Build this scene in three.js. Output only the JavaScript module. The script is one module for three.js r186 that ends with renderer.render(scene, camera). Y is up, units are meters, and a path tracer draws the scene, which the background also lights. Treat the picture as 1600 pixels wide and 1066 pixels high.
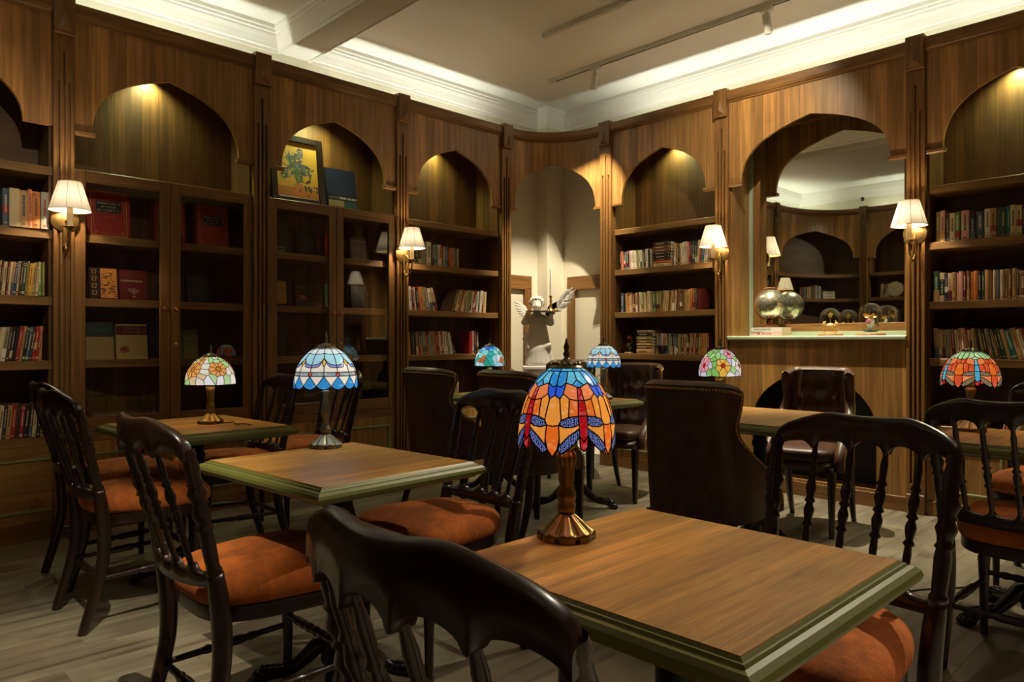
import * as THREE from 'three';
import { mergeGeometries, mergeVertices } from 'three/addons/utils/BufferGeometryUtils.js';
import { RectAreaLightUniformsLib } from 'three/addons/lights/RectAreaLightUniformsLib.js';
import { MarchingCubes } from 'three/addons/objects/MarchingCubes.js';

// ---------------------------------------------------------------- camera, sky, exposure
// Room axes: x runs along the long glass-cabinet wall, -z runs along the mirror wall; both meet in the rounded corner.
const scene = new THREE.Scene();
scene.background = new THREE.Color(0x000000);
const camera = new THREE.PerspectiveCamera(2 * Math.atan(533 / 1127) * 180 / Math.PI, 1600 / 1066, 0.05, 60);
camera.position.set(0, 1.15, 0);
camera.lookAt(0.6959, 1.15, -0.7181);
scene.add(camera);
const renderer = new THREE.WebGLRenderer({ antialias: true });
renderer.shadowMap.enabled = true;
renderer.shadowMap.type = THREE.PCFSoftShadowMap;
renderer.toneMapping = THREE.LinearToneMapping;
renderer.toneMappingExposure = 1.0;
RectAreaLightUniformsLib.init();
const LIGHT = { cove: 64, coveCol: 0xf8ffec, sconce: 0.76, arch: 2.4, spot: 3.0, lamp: 0.09 };
const FACE_L = 4.9, FACE_R = 5.28, WALL_L = 5.245, WALL_R = 5.70, CEIL = 3.55;

// cove strips: [x, v, length, along, depth side]; the glowing strips themselves are made with the bookcases
function coveLight(x, v, len, alongV) {
  const l = new THREE.RectAreaLight(LIGHT.coveCol, LIGHT.cove, alongV ? 0.02 : len, alongV ? len : 0.02);
  l.position.set(x, 3.034, -v); l.lookAt(x, 5, -v); scene.add(l);
}
coveLight(1.0, FACE_L + 0.172, 3.0, false);
coveLight(3.78, FACE_L + 0.172, 1.85, false);
coveLight(FACE_R + 0.18, 1.0, 6.4, true);
coveLight(-0.40, 3.5, 1.3, true);

// ---------------------------------------------------------------- helpers
let seed = 7;
const rnd = () => { seed |= 0; seed = seed + 0x6D2B79F5 | 0; let t = Math.imul(seed ^ seed >>> 15, 1 | seed); t = t + Math.imul(t ^ t >>> 7, 61 | t) ^ t; return ((t ^ t >>> 14) >>> 0) / 4294967296; };
const rr = (a, b) => a + (b - a) * rnd();
const hash = (x, y) => { let h = Math.imul(x | 0, 374761393) + Math.imul(y | 0, 668265263) | 0; h = Math.imul(h ^ h >>> 13, 1274126177); return ((h ^ h >>> 16) >>> 0) / 4294967296; };
function noise2(x, y, px = 1e9, py = 1e9) {
  const xi = Math.floor(x), yi = Math.floor(y), fx = x - xi, fy = y - yi, sx = fx * fx * (3 - 2 * fx), sy = fy * fy * (3 - 2 * fy);
  const m = (a, p) => ((a % p) + p) % p;
  const a = hash(m(xi, px), m(yi, py)), b = hash(m(xi + 1, px), m(yi, py)), c = hash(m(xi, px), m(yi + 1, py)), d = hash(m(xi + 1, px), m(yi + 1, py));
  return a + (b - a) * sx + (c - a) * sy + (a - b - c + d) * sx * sy;
}
const names = new Map();
const numbered = (n) => { const k = names.get(n) || 0; names.set(n, k + 1); return k ? n + '_' + String(k).padStart(3, '0') : n; };
const V3 = (x, y, z) => new THREE.Vector3(x, y, z);
function clean(g) {
  g = g.index ? g.toNonIndexed() : g;
  for (const k of Object.keys(g.attributes)) if (!['position', 'normal', 'uv'].includes(k)) g.deleteAttribute(k);
  if (!g.attributes.normal) g.computeVertexNormals();
  if (!g.attributes.uv) g.setAttribute('uv', new THREE.BufferAttribute(new Float32Array(g.attributes.position.count * 2), 2));
  return g;
}
const join = (list) => { list = list.flat(9); return list.length === 1 ? list[0] : mergeGeometries(list.map(clean)); };
function metric(g, grain = 'y', ou = rnd(), ov = rnd()) {   // uv in metres by dominant axis, v along the grain
  g = clean(g); const p = g.attributes.position, n = g.attributes.normal, uv = g.attributes.uv;
  for (let i = 0; i < p.count; i++) {
    const ax = Math.abs(n.getX(i)), ay = Math.abs(n.getY(i)), az = Math.abs(n.getZ(i)), x = p.getX(i), y = p.getY(i), z = p.getZ(i);
    let a, b;
    if (grain === 'y') { b = y; a = ay > ax && ay > az ? x : ax > az ? z : x; if (ay > ax && ay > az) b = z; }
    else if (grain === 'x') { b = x; a = ay > az ? z : y; if (ax > ay && ax > az) { a = y; b = z; } }
    else { b = z; a = ay > ax ? x : y; if (az > ay && az > ax) { a = x; b = y; } }
    uv.setXY(i, a + ou, b + ov);
  }
  return g;
}
function bx(w, h, d, x, y, z, c = 0.002, grain = 'y') {     // chamfered box by its centre
  c = Math.min(c, w * .3, h * .3, d * .3);
  const s = new THREE.Shape(); s.moveTo(-w / 2 + c, -h / 2 + c); s.lineTo(w / 2 - c, -h / 2 + c); s.lineTo(w / 2 - c, h / 2 - c); s.lineTo(-w / 2 + c, h / 2 - c);
  const g = new THREE.ExtrudeGeometry(s, { depth: d - 2 * c, bevelEnabled: true, bevelThickness: c, bevelSize: c, bevelSegments: 1 });
  g.translate(x, y, z - d / 2 + c);
  return metric(g, grain);
}
const span = (x0, x1, y0, y1, z0, z1, c, grain) => bx(x1 - x0, y1 - y0, z1 - z0, (x0 + x1) / 2, (y0 + y1) / 2, (z0 + z1) / 2, c, grain);
function lathe(profile, seg = 24) { return clean(new THREE.LatheGeometry(profile.map(([r, y]) => new THREE.Vector2(Math.max(r, 1e-5), y)), seg)); }
function grid(nu, nv, f, closeU = false) {                  // f(a in 0..1, b in 0..1) -> [x, y, z]
  const pos = [], idx = [], uv = [];
  for (let j = 0; j <= nv; j++) for (let i = 0; i <= nu; i++) { const q = f(i / nu, j / nv); pos.push(q[0], q[1], q[2]); uv.push(i / nu, j / nv); }
  for (let j = 0; j < nv; j++) for (let i = 0; i < nu; i++) { const a = j * (nu + 1) + i, b = a + 1, c = a + nu + 1, d = c + 1; idx.push(a, b, d, a, d, c); }
  const g = new THREE.BufferGeometry();
  g.setAttribute('position', new THREE.Float32BufferAttribute(pos, 3)); g.setAttribute('uv', new THREE.Float32BufferAttribute(uv, 2)); g.setIndex(idx); g.computeVertexNormals();
  if (closeU) { const n = g.attributes.normal; for (let j = 0; j <= nv; j++) { const a = j * (nu + 1), b = a + nu, v = V3(n.getX(a) + n.getX(b), n.getY(a) + n.getY(b), n.getZ(a) + n.getZ(b)).normalize(); n.setXYZ(a, v.x, v.y, v.z); n.setXYZ(b, v.x, v.y, v.z); } }
  return clean(g);
}
function sweep(pts, rad, n = 16, radial = 8, sy = 1) {      // tapering tube with closed ends
  const curve = new THREE.CatmullRomCurve3(pts.map((p) => p.isVector3 ? p : V3(...p))), fr = curve.computeFrenetFrames(n, false);
  const r = typeof rad === 'function' ? rad : Array.isArray(rad) ? (t) => { const q = t * (rad.length - 1), i = Math.min(rad.length - 2, Math.floor(q)); return rad[i] + (rad[i + 1] - rad[i]) * (q - i); } : () => rad;
  return grid(radial, n + 2, (a, b) => {
    const k = Math.round(b * (n + 2)), i = Math.min(n, Math.max(0, k - 1)), t = i / n, R = k === 0 || k === n + 2 ? 1e-5 : r(t), p = curve.getPoint(t), w = -a * 2 * Math.PI;
    const N = fr.normals[i], B = fr.binormals[i], c = Math.cos(w) * R, s = Math.sin(w) * R * sy;
    return [p.x + N.x * c + B.x * s, p.y + N.y * c + B.y * s, p.z + N.z * c + B.z * s];
  }, true);
}
function between(g, a, b) {                                 // a unit-height piece (y 0..1) laid from a to b
  a = a.isVector3 ? a : V3(...a); b = b.isVector3 ? b : V3(...b);
  const d = b.clone().sub(a), q = new THREE.Quaternion().setFromUnitVectors(V3(0, 1, 0), d.clone().normalize());
  return g.clone().scale(1, d.length(), 1).applyQuaternion(q).translate(a.x, a.y, a.z);
}
const ball = (r, x, y, z, s = [1, 1, 1], w = 12, h = 8) => clean(new THREE.SphereGeometry(r, w, h)).scale(...s).translate(x, y, z);
function mesh(name, geo, mat, parent) {
  const m = new THREE.Mesh(Array.isArray(geo) ? join(geo) : geo, mat); m.castShadow = m.receiveShadow = true;
  if (parent) { m.name = name; parent.add(m); } else { m.name = numbered(name); scene.add(m); }
  return m;
}
function tag(o, label, category, group) { o.userData.label = label; o.userData.category = category; if (group) o.userData.group = group; return o; }
function thing(name, label, category, pos = [0, 0, 0], turn = 0, group) {
  const o = new THREE.Group(); o.name = numbered(name); o.position.set(...pos); o.rotation.y = turn; scene.add(o);
  return tag(o, label, category, group);
}
function struct(name, geo, mat, parent) { const m = mesh(name, geo, mat, parent); if (!parent) m.userData.kind = 'structure'; return m; }
function copy(o, label, pos, turn) { const c = o.clone(); c.name = numbered(o.name.replace(/_\d{3}$/, '')); c.userData = { ...o.userData }; c.userData.label = label; c.position.set(...pos); c.rotation.set(0, turn, 0); scene.add(c); return c; }

// ---------------------------------------------------------------- textures and materials
function dataTex(w, h, f, srgb = true) {
  const d = new Uint8Array(w * h * 4);
  for (let y = 0; y < h; y++) for (let x = 0; x < w; x++) { const c = f(x / w, y / h, x, y), k = (y * w + x) * 4; d[k] = c[0]; d[k + 1] = c[1]; d[k + 2] = c[2]; d[k + 3] = 255; }
  const t = new THREE.DataTexture(d, w, h); t.wrapS = t.wrapT = THREE.RepeatWrapping; t.magFilter = THREE.LinearFilter; t.minFilter = THREE.LinearMipmapLinearFilter; t.generateMipmaps = true;
  if (srgb) t.colorSpace = THREE.SRGBColorSpace; t.needsUpdate = true; return t;
}
const cl = (x) => Math.max(0, Math.min(255, x));
const grainAt = (x, y, f = 1) => 0.5 * noise2(x * 90 * f, y * 3, 90 * f, 3) + 0.3 * noise2(x * 260 * f, y * 8, 260 * f, 8) + 0.2 * noise2(x * 22, y * 2 + 3 * noise2(x * 6, y * 2, 6, 2), 22, 1e9);
const strips = []; { let s = 0; while (s < 1) { strips.push([s, 0.87 + 0.22 * hash(strips.length, 5), hash(strips.length, 9)]); s += 0.055 + 0.07 * hash(strips.length, 3); } }
const stripAt = (x) => { let k = strips[0]; for (const s of strips) if (s[0] <= x) k = s; return k; };
const veneerTex = dataTex(1024, 1024, (x, y) => { const s = stripAt(x), g = grainAt(x, (y + s[2]) % 1), k = s[1] * (0.74 + 0.52 * g) * (x - s[0] < 0.0016 ? 0.8 : 1); return [cl(170 * k), cl(125 * k * (0.97 + 0.06 * s[2])), cl(68 * k)]; });
const grainTex = dataTex(1024, 1024, (x, y) => { const k = 0.68 + 0.42 * grainAt(x, y); return [cl(250 * k), cl(246 * k), cl(240 * k)]; });
const tableTex = dataTex(1024, 1024, (x, y) => { const st = 0.9 + 0.16 * hash(Math.floor(x * 9), 77), g = grainAt(x, y, .7), k = st * (0.74 + 0.42 * g + 0.14 * (noise2(x * 480, y * 26, 480, 26) - .5)) * (1 - .16 * Math.pow(noise2(x * 60, y * 4, 60, 4), 3)); return [cl(204 * k), cl(150 * k), cl(76 * k)]; });
const plankTex = dataTex(1024, 1024, (x, y) => {
  const g = grainAt(x, y, .5), b = noise2(x * 7, y * 2.0 + 2 * noise2(x * 3, y * 2, 3, 2), 7, 1e9), d = Math.pow(noise2(x * 34, y * 3 + 9, 34, 3), 3), k = 0.82 + 0.14 * g - 0.26 * d + 0.30 * (b - .5);
  return [cl(196 * k), cl(189 * k - 3 * d), cl(172 * k - 9 * d)];
});
const velvetTex = dataTex(512, 512, (x, y) => { const k = 0.72 + 0.34 * noise2(x * 9, y * 9, 9, 9) + 0.16 * noise2(x * 34, y * 34, 34, 34) + 0.14 * (noise2(x * 180, y * 180, 180, 180) - .5); return [cl(178 * k), cl(94 * k), cl(30 * k)]; });
const leatherTex = dataTex(512, 512, (x, y) => { const k = 0.82 + 0.24 * noise2(x * 14, y * 14, 14, 14) + 0.10 * (noise2(x * 120, y * 120, 120, 120) - .5); return [cl(82 * k), cl(52 * k), cl(33 * k)]; });
const fineBump = dataTex(256, 256, (x, y) => { const k = 255 * (0.5 * noise2(x * 60, y * 60, 60, 60) + 0.5 * noise2(x * 128, y * 128, 128, 128)); return [k, k, k]; }, false);
const S = (o) => new THREE.MeshStandardMaterial(o), PH = (o) => new THREE.MeshPhysicalMaterial(o);
const at = (t, r) => { const c = t.clone(); c.repeat.set(r, r); c.needsUpdate = true; return c; };
const M = {
  veneer: S({ map: veneerTex, roughness: 0.38, color: 0xffffff }),
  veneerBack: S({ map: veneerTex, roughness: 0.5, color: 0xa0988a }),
  wood: S({ map: grainTex, roughness: 0.42, color: 0x946a38 }),
  shelf: S({ map: grainTex, roughness: 0.45, color: 0x94703e }),
  darkWood: PH({ map: grainTex, roughness: 0.34, color: 0x2b180d, clearcoat: 0.3, clearcoatRoughness: 0.2 }),
  table: S({ map: tableTex, roughness: 0.34 }),
  sage: S({ color: 0x74783c, roughness: 0.4 }),
  sagePale: S({ color: 0xa3b292, roughness: 0.45 }),
  sageLine: S({ color: 0x87935c, roughness: 0.5 }),
  cream: S({ color: 0xe6dfc8, roughness: 0.85 }),
  paint: S({ color: 0xf8f4ec, roughness: 0.9 }),
  white: S({ color: 0xe6e2d8, roughness: 0.6 }),
  plaster: S({ color: 0xe9e4da, roughness: 0.7 }),
  velvet: PH({ map: velvetTex, roughness: 0.9, sheen: 0.6, sheenColor: new THREE.Color(0xc87830), sheenRoughness: 0.5, bumpMap: fineBump, bumpScale: 0.0008 }),
  leather: PH({ map: leatherTex, roughness: 0.42, bumpMap: fineBump, bumpScale: 0.0006 }),
  iron: PH({ color: 0x0c0c0d, roughness: 0.28, clearcoat: 0.4 }),
  black: S({ color: 0x101010, roughness: 0.6 }),
  bronze: S({ color: 0x86703f, metalness: 0.9, roughness: 0.36 }),
  pewter: S({ color: 0x8f8770, metalness: 0.9, roughness: 0.34 }),
  gold: S({ color: 0xc49a52, metalness: 0.85, roughness: 0.35 }),
  paleGold: S({ color: 0xcdb070, metalness: 0.6, roughness: 0.42 }),
  brass: S({ color: 0xa98a55, metalness: 0.9, roughness: 0.3 }),
  copper: S({ color: 0xb8764f, metalness: 0.9, roughness: 0.3 }),
  lead: S({ color: 0x17130f, metalness: 0.3, roughness: 0.5 }),
  ivory: S({ color: 0xe6d9b4, roughness: 0.6 }),
  glass: PH({ color: 0xffffff, transmission: 1, thickness: 0, roughness: 0.0, ior: 1.5, specularIntensity: 1 }),
  mirror: S({ color: 0xd8dcd4, metalness: 1, roughness: 0.015 }),
  paper: S({ color: 0xcdbf9c, roughness: 0.9 }),
  nail: S({ color: 0xb8935c, metalness: 0.85, roughness: 0.35 }),
};

// ---------------------------------------------------------------- the shell of the room
const slab = (u0, u1, y0, y1, v0, v1) => span(u0, u1, y0, y1, -v1, -v0, 0.001);
struct('ceiling', slab(-2.6, 6.0, CEIL, CEIL + 0.15, -3.4, 5.6), M.paint);
struct('wall_left', slab(-0.8, 6.0, -0.1, CEIL, WALL_L, WALL_L + 0.16), M.cream);
struct('wall_right', slab(WALL_R, WALL_R + 0.16, -0.1, CEIL, -3.4, WALL_L), M.cream);
struct('wall_back', [slab(-0.68, -0.50, -0.1, CEIL, 2.72, WALL_L), slab(-2.4, -0.50, -0.1, CEIL, 2.60, 2.72)], M.cream);
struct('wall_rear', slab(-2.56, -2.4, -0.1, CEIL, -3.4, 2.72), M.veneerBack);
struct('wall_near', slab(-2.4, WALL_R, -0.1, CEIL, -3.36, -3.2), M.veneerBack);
struct('wall_panel_right', slab(FACE_R, WALL_R - .01, 0, 3.08, -3.2, 0.428), M.veneer);
struct('wall_corner', slab(5.45, WALL_R, -0.02, CEIL, 5.10, WALL_L), M.cream);
struct('ceiling_beam', slab(2.58, 2.82, 3.37, CEIL, -3.2, WALL_L), M.paint);
const fl = struct('floor', slab(-2.5, 5.9, -0.12, -0.020, -3.3, 5.4), S({ color: 0x5a5142, roughness: 0.9 }));
{
  const geos = [0, 1, 2, 3].map(() => bx(1.2194, 0.02, 0.1795, 0, -0.01, 0, 0.0005, 'x'));
  const tones = [0xc0bbae, 0xbab4a5, 0xc5c0b3, 0xb5aea0].map((c) => S({ map: plankTex, color: c, roughness: 0.42 }));
  const rows = Math.floor(7.0 / 0.18);
  for (let r = 0; r < rows; r++) { const off = hash(r, 40) * 1.22; for (let k = -3; k < 6; k++) { const u = -0.4 + off + k * 1.22, v = -1.7 + r * 0.18; if (u > 5.95 || u < -2.0 || (u < 0.6 && v < -0.2) || (u < -0.9 && v > 2.7)) continue; const m = mesh('plank', geos[(r * 3 + k + 4) % 4], tones[(r * 7 + k * 3 + 12) % 4], fl); m.position.set(u, 0, -v); } }
  struct('floor_beyond', slab(-2.5, 5.9, -0.02, 0, -3.3, -1.8), S({ map: plankTex, color: 0xb0a895, roughness: 0.45 }));
}
function runProfile(profile, n, f, closed = true) {        // profile [[out, y]...] run along t 0..1; f(t, out, y) -> xyz
  const P = closed ? [...profile, profile[0]] : profile, parts = [];
  for (let k = 0; k < P.length - 1; k++) parts.push(grid(n, 1, (a, b) => { const o = P[k][0] + (P[k + 1][0] - P[k][0]) * b, y = P[k][1] + (P[k + 1][1] - P[k][1]) * b; return f(a, o, y); }));
  return join(parts);
}
const CROWN = [[0, 3.36], [0.008, 3.36], [0.008, 3.385], [0.016, 3.39], [0.02, 3.41], [0.03, 3.445], [0.045, 3.475], [0.047, 3.49], [0.058, 3.495], [0.06, 3.515], [0.07, 3.52], [0.07, 3.549], [0, 3.549]];
let crownN = 0;                                            // mouldings run along a path of [x, z, outward x, outward z] corners, mitred
const crown = (path) => struct('trim_' + (++crownN), path.slice(1).map((b, i) => { const a = path[i]; return runProfile(CROWN, 1, (t, o, y) => { const k = 1 - t; return [a[0] + a[2] * o + (b[0] + b[2] * o - a[0] - a[2] * o) * k, y, a[1] + a[3] * o + (b[1] + b[3] * o - a[1] - a[3] * o) * k]; }); }), M.paint);
crown([[-0.5, -2.6, 1, 0], [-0.5, -WALL_L, 1, 1], [2.58, -WALL_L, -1, 1], [2.58, 3.2, -1, 0]]);
crown([[2.82, 3.2, 1, 0], [2.82, -WALL_L, 1, 1], [5.45, -WALL_L, -1, 1], [5.45, -5.10, -1, 1], [WALL_R, -5.10, -1, 1], [WALL_R, 3.2, -1, 0]]);

// ---------------------------------------------------------------- wall bays: arched bookcases, pilasters, rails
const ell = (cu, cv, a, b, t0, t1) => (t, o, y) => { const w = t0 + (t1 - t0) * t, c = Math.cos(w), s = Math.sin(w), l = Math.hypot(c / a, s / b); return [cu + a * c - c / a / l * o, y, -(cv + b * s - s / b / l * o)]; };
const nicheMap = ell(4.715, 4.248, 0.565, 0.652, Math.PI / 2, 0), cornerMap = ell(1.006, 4.16, 1.166, 0.74, Math.PI, Math.PI / 2);
const NICHE_W = 0.957, CORNER_W = 1.51;
function archBottom(w, inset = 0.10, foot = 2.41, apex = 2.83, n = 16) {   // lower edge of the fascia: [x, y] from one side to the other
  const h = w / 2 - inset, H = apex - foot, side = [];
  for (let i = 0; i <= n; i++) { const t = i / n, u = 1 - t; side.push([h * (u ** 3 + 3 * u * u * t + 3 * u * t * t * 0.56), foot + H * (3 * u * u * t * 0.62 + 3 * u * t * t * 0.83 + t ** 3)]); }
  const out = []; for (let i = 0; i <= 4; i++) out.push([inset * i / 4 * 0.999, foot]);
  for (const [x, y] of side) out.push([w / 2 - x, y]);
  for (const [x, y] of side.slice(0, -1).reverse()) out.push([w / 2 + x, y]);
  for (let i = 4; i >= 0; i--) out.push([w - inset * i / 4 * 0.999, foot]);
  return out;
}
function fascia(edge, top, z0, z1, map) {
  const pos = [], uv = [], q = (a, b, c, d) => { for (const p of [a, b, c, a, c, d]) { pos.push(...(map ? map(p[0], p[2], p[1]) : p)); uv.push(p[0] + 0.37 + (p[2] - z1), p[1]); } };
  for (let i = 0; i < edge.length - 1; i++) {
    const [x0, y0] = edge[i], [x1, y1] = edge[i + 1];
    if (x1 - x0 > 1e-6) { q([x0, y0, z1], [x1, y1, z1], [x1, top, z1], [x0, top, z1]); q([x1, y1, z0], [x0, y0, z0], [x0, top, z0], [x1, top, z0]); q([x0, top, z1], [x1, top, z1], [x1, top, z0], [x0, top, z0]); }
    q([x0, y0, z0], [x1, y1, z0], [x1, y1, z1], [x0, y0, z1]);
  }
  const g = new THREE.BufferGeometry(); g.setAttribute('position', new THREE.Float32BufferAttribute(pos, 3)); g.setAttribute('uv', new THREE.Float32BufferAttribute(uv, 2)); g.computeVertexNormals(); return g;
}
const RAIL = [[-0.15, 3.06], [0.008, 3.06], [0.012, 3.072], [0.024, 3.078], [0.032, 3.096], [0.034, 3.15], [-0.15, 3.15]];
let railN = 10;
function rail(w, place, map) {
  const g = runProfile(RAIL, map ? 24 : 1, map ? (t, o, y) => map(t, o, y) : (t, o, y) => [t * w, y, o]);
  if (!map) g.setAttribute('uv', metric(g.clone(), 'x').attributes.uv); else { const uv = g.attributes.uv; for (let i = 0; i < uv.count; i++) uv.setXY(i, uv.getY(i) * 0.06 + 0.3, uv.getX(i) * w); }
  const m = struct('trim_' + (++railN), g, M.wood); if (place) { m.position.set(...place.pos); m.rotation.y = place.turn; } return m;
}
const SH = [2.17, 1.80, 1.41, 1.035, 0.595], DEP = 0.33;
const frameL = (u) => ({ pos: [u, 0, -FACE_L], turn: 0 }), frameR = (v) => ({ pos: [FACE_R, 0, -v], turn: -Math.PI / 2 }), frameB = (v) => ({ pos: [-0.16, 0, -v], turn: Math.PI / 2 });
function lineFrame(x0, x1, y0, y1, z, t = 0.012, d = 0.010) { return [span(x0, x1, y1 - t, y1, z, z + d, .002, 'x'), span(x0, x1, y0, y0 + t, z, z + d, .002, 'x'), span(x0, x0 + t, y0 + t, y1 - t, z, z + d, .002), span(x1 - t, x1, y0 + t, y1 - t, z, z + d, .002)]; }
function baseDoors(t, w, top) {
  mesh('plinth', span(0, w, 0, 0.10, -DEP, 0.004, .002, 'x'), M.wood, t);
  for (const s of [0, 1]) {
    const x0 = s ? w / 2 + 0.002 : 0.002, x1 = s ? w - 0.002 : w / 2 - 0.002;
    const d = mesh('cabinet_door', span(x0, x1, 0.103, top, -0.022, 0, .002), M.veneer, t);
    mesh('moulding', lineFrame(x0 + 0.06, x1 - 0.06, 0.165, top - 0.07, 0), M.sageLine, d);
  }
}
function carcass(t, w) {
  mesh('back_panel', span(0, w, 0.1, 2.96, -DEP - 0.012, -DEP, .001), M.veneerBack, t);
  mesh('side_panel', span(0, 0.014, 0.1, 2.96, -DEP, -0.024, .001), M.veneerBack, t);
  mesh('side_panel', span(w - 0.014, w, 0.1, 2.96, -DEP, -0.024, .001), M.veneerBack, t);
  mesh('top_panel', span(0, w, 2.962, 2.985, -DEP - 0.012, -0.024, .001, 'x'), M.wood, t);
  mesh('arch_panel', fascia(archBottom(w), 3.08, -0.024, 0), M.veneer, t);
  mesh('corbel', span(0, 0.115, 2.383, 2.409, -0.03, 0.014, .004, 'x'), M.wood, t);
  mesh('corbel', span(w - 0.115, w, 2.383, 2.409, -0.03, 0.014, .004, 'x'), M.wood, t);
}
function openCase(label, f, w) {
  const t = thing('bookcase', label, 'bookcase', f.pos, f.turn); carcass(t, w);
  for (const y of SH) mesh('shelf', span(0.015, w - 0.015, y - 0.05, y, -DEP + .001, -0.012, .003, 'x'), M.shelf, t);
  baseDoors(t, w, 0.543); rail(w, f); return t;
}
function glassCase(label, f, w) {
  const t = thing('glass_cabinet', label, 'cabinet', f.pos, f.turn); carcass(t, w);
  mesh('shelf', span(0.015, w - 0.015, 2.13, 2.178, -DEP + .001, -0.026, .003, 'x'), M.shelf, t);
  for (const y of SH.slice(1)) mesh('shelf', span(0.015, w - 0.015, y - 0.05, y, -DEP + .001, -0.045, .003, 'x'), M.shelf, t);
  mesh('base_rail', span(0, w, 0.545, 0.60, -0.024, 0, .002, 'x'), M.wood, t);
  for (const s of [0, 1]) {
    const x0 = s ? w / 2 + 0.0015 : 0.002, x1 = s ? w - 0.002 : w / 2 - 0.0015, st = 0.062;
    const d = mesh('door', [span(x0, x0 + st, 0.602, 2.178, -0.024, 0, .003), span(x1 - st, x1, 0.602, 2.178, -0.024, 0, .003), span(x0 + st, x1 - st, 2.105, 2.178, -0.024, 0, .003, 'x'), span(x0 + st, x1 - st, 0.602, 0.69, -0.024, 0, .003, 'x')], M.wood, t);
    mesh('pane', new THREE.BoxGeometry(x1 - x0 - 2 * st + .01, 1.42, 0.004).translate((x0 + x1) / 2, 1.3975, -0.014), M.glass, d);
    const kx = s ? x0 + st / 2 : x1 - st / 2;
    mesh('knob', lathe([[0, 0], [0.006, 0], [0.006, 0.012], [0.017, 0.014], [0.019, 0.02], [0.013, 0.026], [0.011, 0.022], [0.006, 0.024], [0.004, 0.03], [0, 0.03]], 16).rotateX(Math.PI / 2).translate(kx, 1.356, 0), M.copper, d);
    if (s) mesh('lock', lathe([[0, 0], [0.011, 0], [0.011, 0.006], [0.007, 0.012], [0, 0.012]], 14).rotateX(Math.PI / 2).translate(kx, 1.13, 0), M.paleGold, d);
  }
  baseDoors(t, w, 0.543); rail(w, f); return t;
}
function pilaster(label, f, w) {
  const t = thing('pilaster', label, 'pilaster', f.pos, f.turn);
  const s = new THREE.Shape(); s.moveTo(0, 0.13); s.lineTo(w, 0.13); s.lineTo(w, 2.95); s.lineTo(0, 2.95);
  [[0.25, 2.68], [0.5, 2.86], [0.75, 2.68]].forEach(([k, top]) => { const x = w * k, r = 0.0065, h = new THREE.Path(); h.moveTo(x - r, 0.2); h.lineTo(x - r, top - r); h.absarc(x, top - r, r, Math.PI, 0, true); h.lineTo(x + r, 0.2); s.holes.push(h); });
  const g = new THREE.ExtrudeGeometry(s, { depth: 0.018, bevelEnabled: true, bevelThickness: 0.003, bevelSize: 0.003, bevelOffset: -0.003, bevelSegments: 2, curveSegments: 5 });
  mesh('fluted_face', metric(g.translate(0, 0, 0.003)), M.wood, t);
  mesh('post', span(0.001, w - 0.001, 0, 3.06, -DEP - .012, 0.002, .001), M.wood, t);
  const p = new THREE.BufferGeometry(), a = [w * 0.1, 2.965, 0.0515], b = [w * 0.9, 2.965, 0.0515], c = [w / 2, 3.085, 0.0515], k = [w / 2, 3.0, 0.074];
  p.setAttribute('position', new THREE.Float32BufferAttribute([a, b, k, b, c, k, c, a, k].flat(), 3)); p.computeVertexNormals();
  mesh('capital_block', [span(0.001, w - 0.001, 2.95, 3.172, -0.15, 0.052, .003), metric(p)], M.wood, t);
  mesh('foot_block', span(0.001, w - 0.001, 0, 0.13, 0.002, 0.03, .003), M.wood, t);
  return t;
}
const PL = [[1.006, 1.114], [2.216, 2.334], [3.422, 3.537], [4.599, 4.715]], PR = [[4.248, 4.121], [3.06, 2.946], [1.631, 1.518], [0.54, 0.43]];
const pilSay = ['fluted wooden pilaster with a lit sconce beside the curved corner bookcase', 'fluted wooden pilaster between the two glass-doored cabinets', 'fluted wooden pilaster with a lit sconce between glass cabinet and open shelves', 'fluted wooden pilaster where open shelves meet the cream statue niche'];
PL.forEach(([a, b], i) => pilaster(pilSay[i], frameL(a), b - a));
const pilSayR = ['fluted wooden pilaster between the statue niche and the shelves nearer the mirror', 'fluted wooden pilaster with a lit sconce beside the arched mirror and its globe', 'fluted wooden pilaster with a lit sconce between mirror and the tall colourful bookshelves', 'fluted wooden pilaster ending the bookshelves beyond the dragonfly lamp'];
PR.forEach(([a, b], i) => pilaster(pilSayR[i], frameR(a), a - b));
pilaster('fluted wooden pilaster beside the clock shelves, seen in the mirror', frameB(4.05), 0.11);
pilaster('fluted wooden end pilaster past the clock shelves, beside the open passage', frameB(2.84), 0.11);
glassCase('glass-doored wooden cabinet displaying thick red dictionaries', frameL(1.114), 1.102);
glassCase('glass-doored wooden cabinet with a framed flower print standing on top', frameL(2.334), 1.088);
openCase('arched wooden bookcase of open shelves between glass cabinet and niche', frameL(3.537), 1.062);
openCase('arched wooden bookcase of worn old books between niche and mirror', frameR(4.121), 1.061);
openCase('arched wooden bookcase of colourful books on the far side of the mirror', frameR(1.518), 0.978);
openCase('arched wooden bookcase holding a round clock, seen only in the mirror', frameB(2.95), 1.10);

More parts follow.
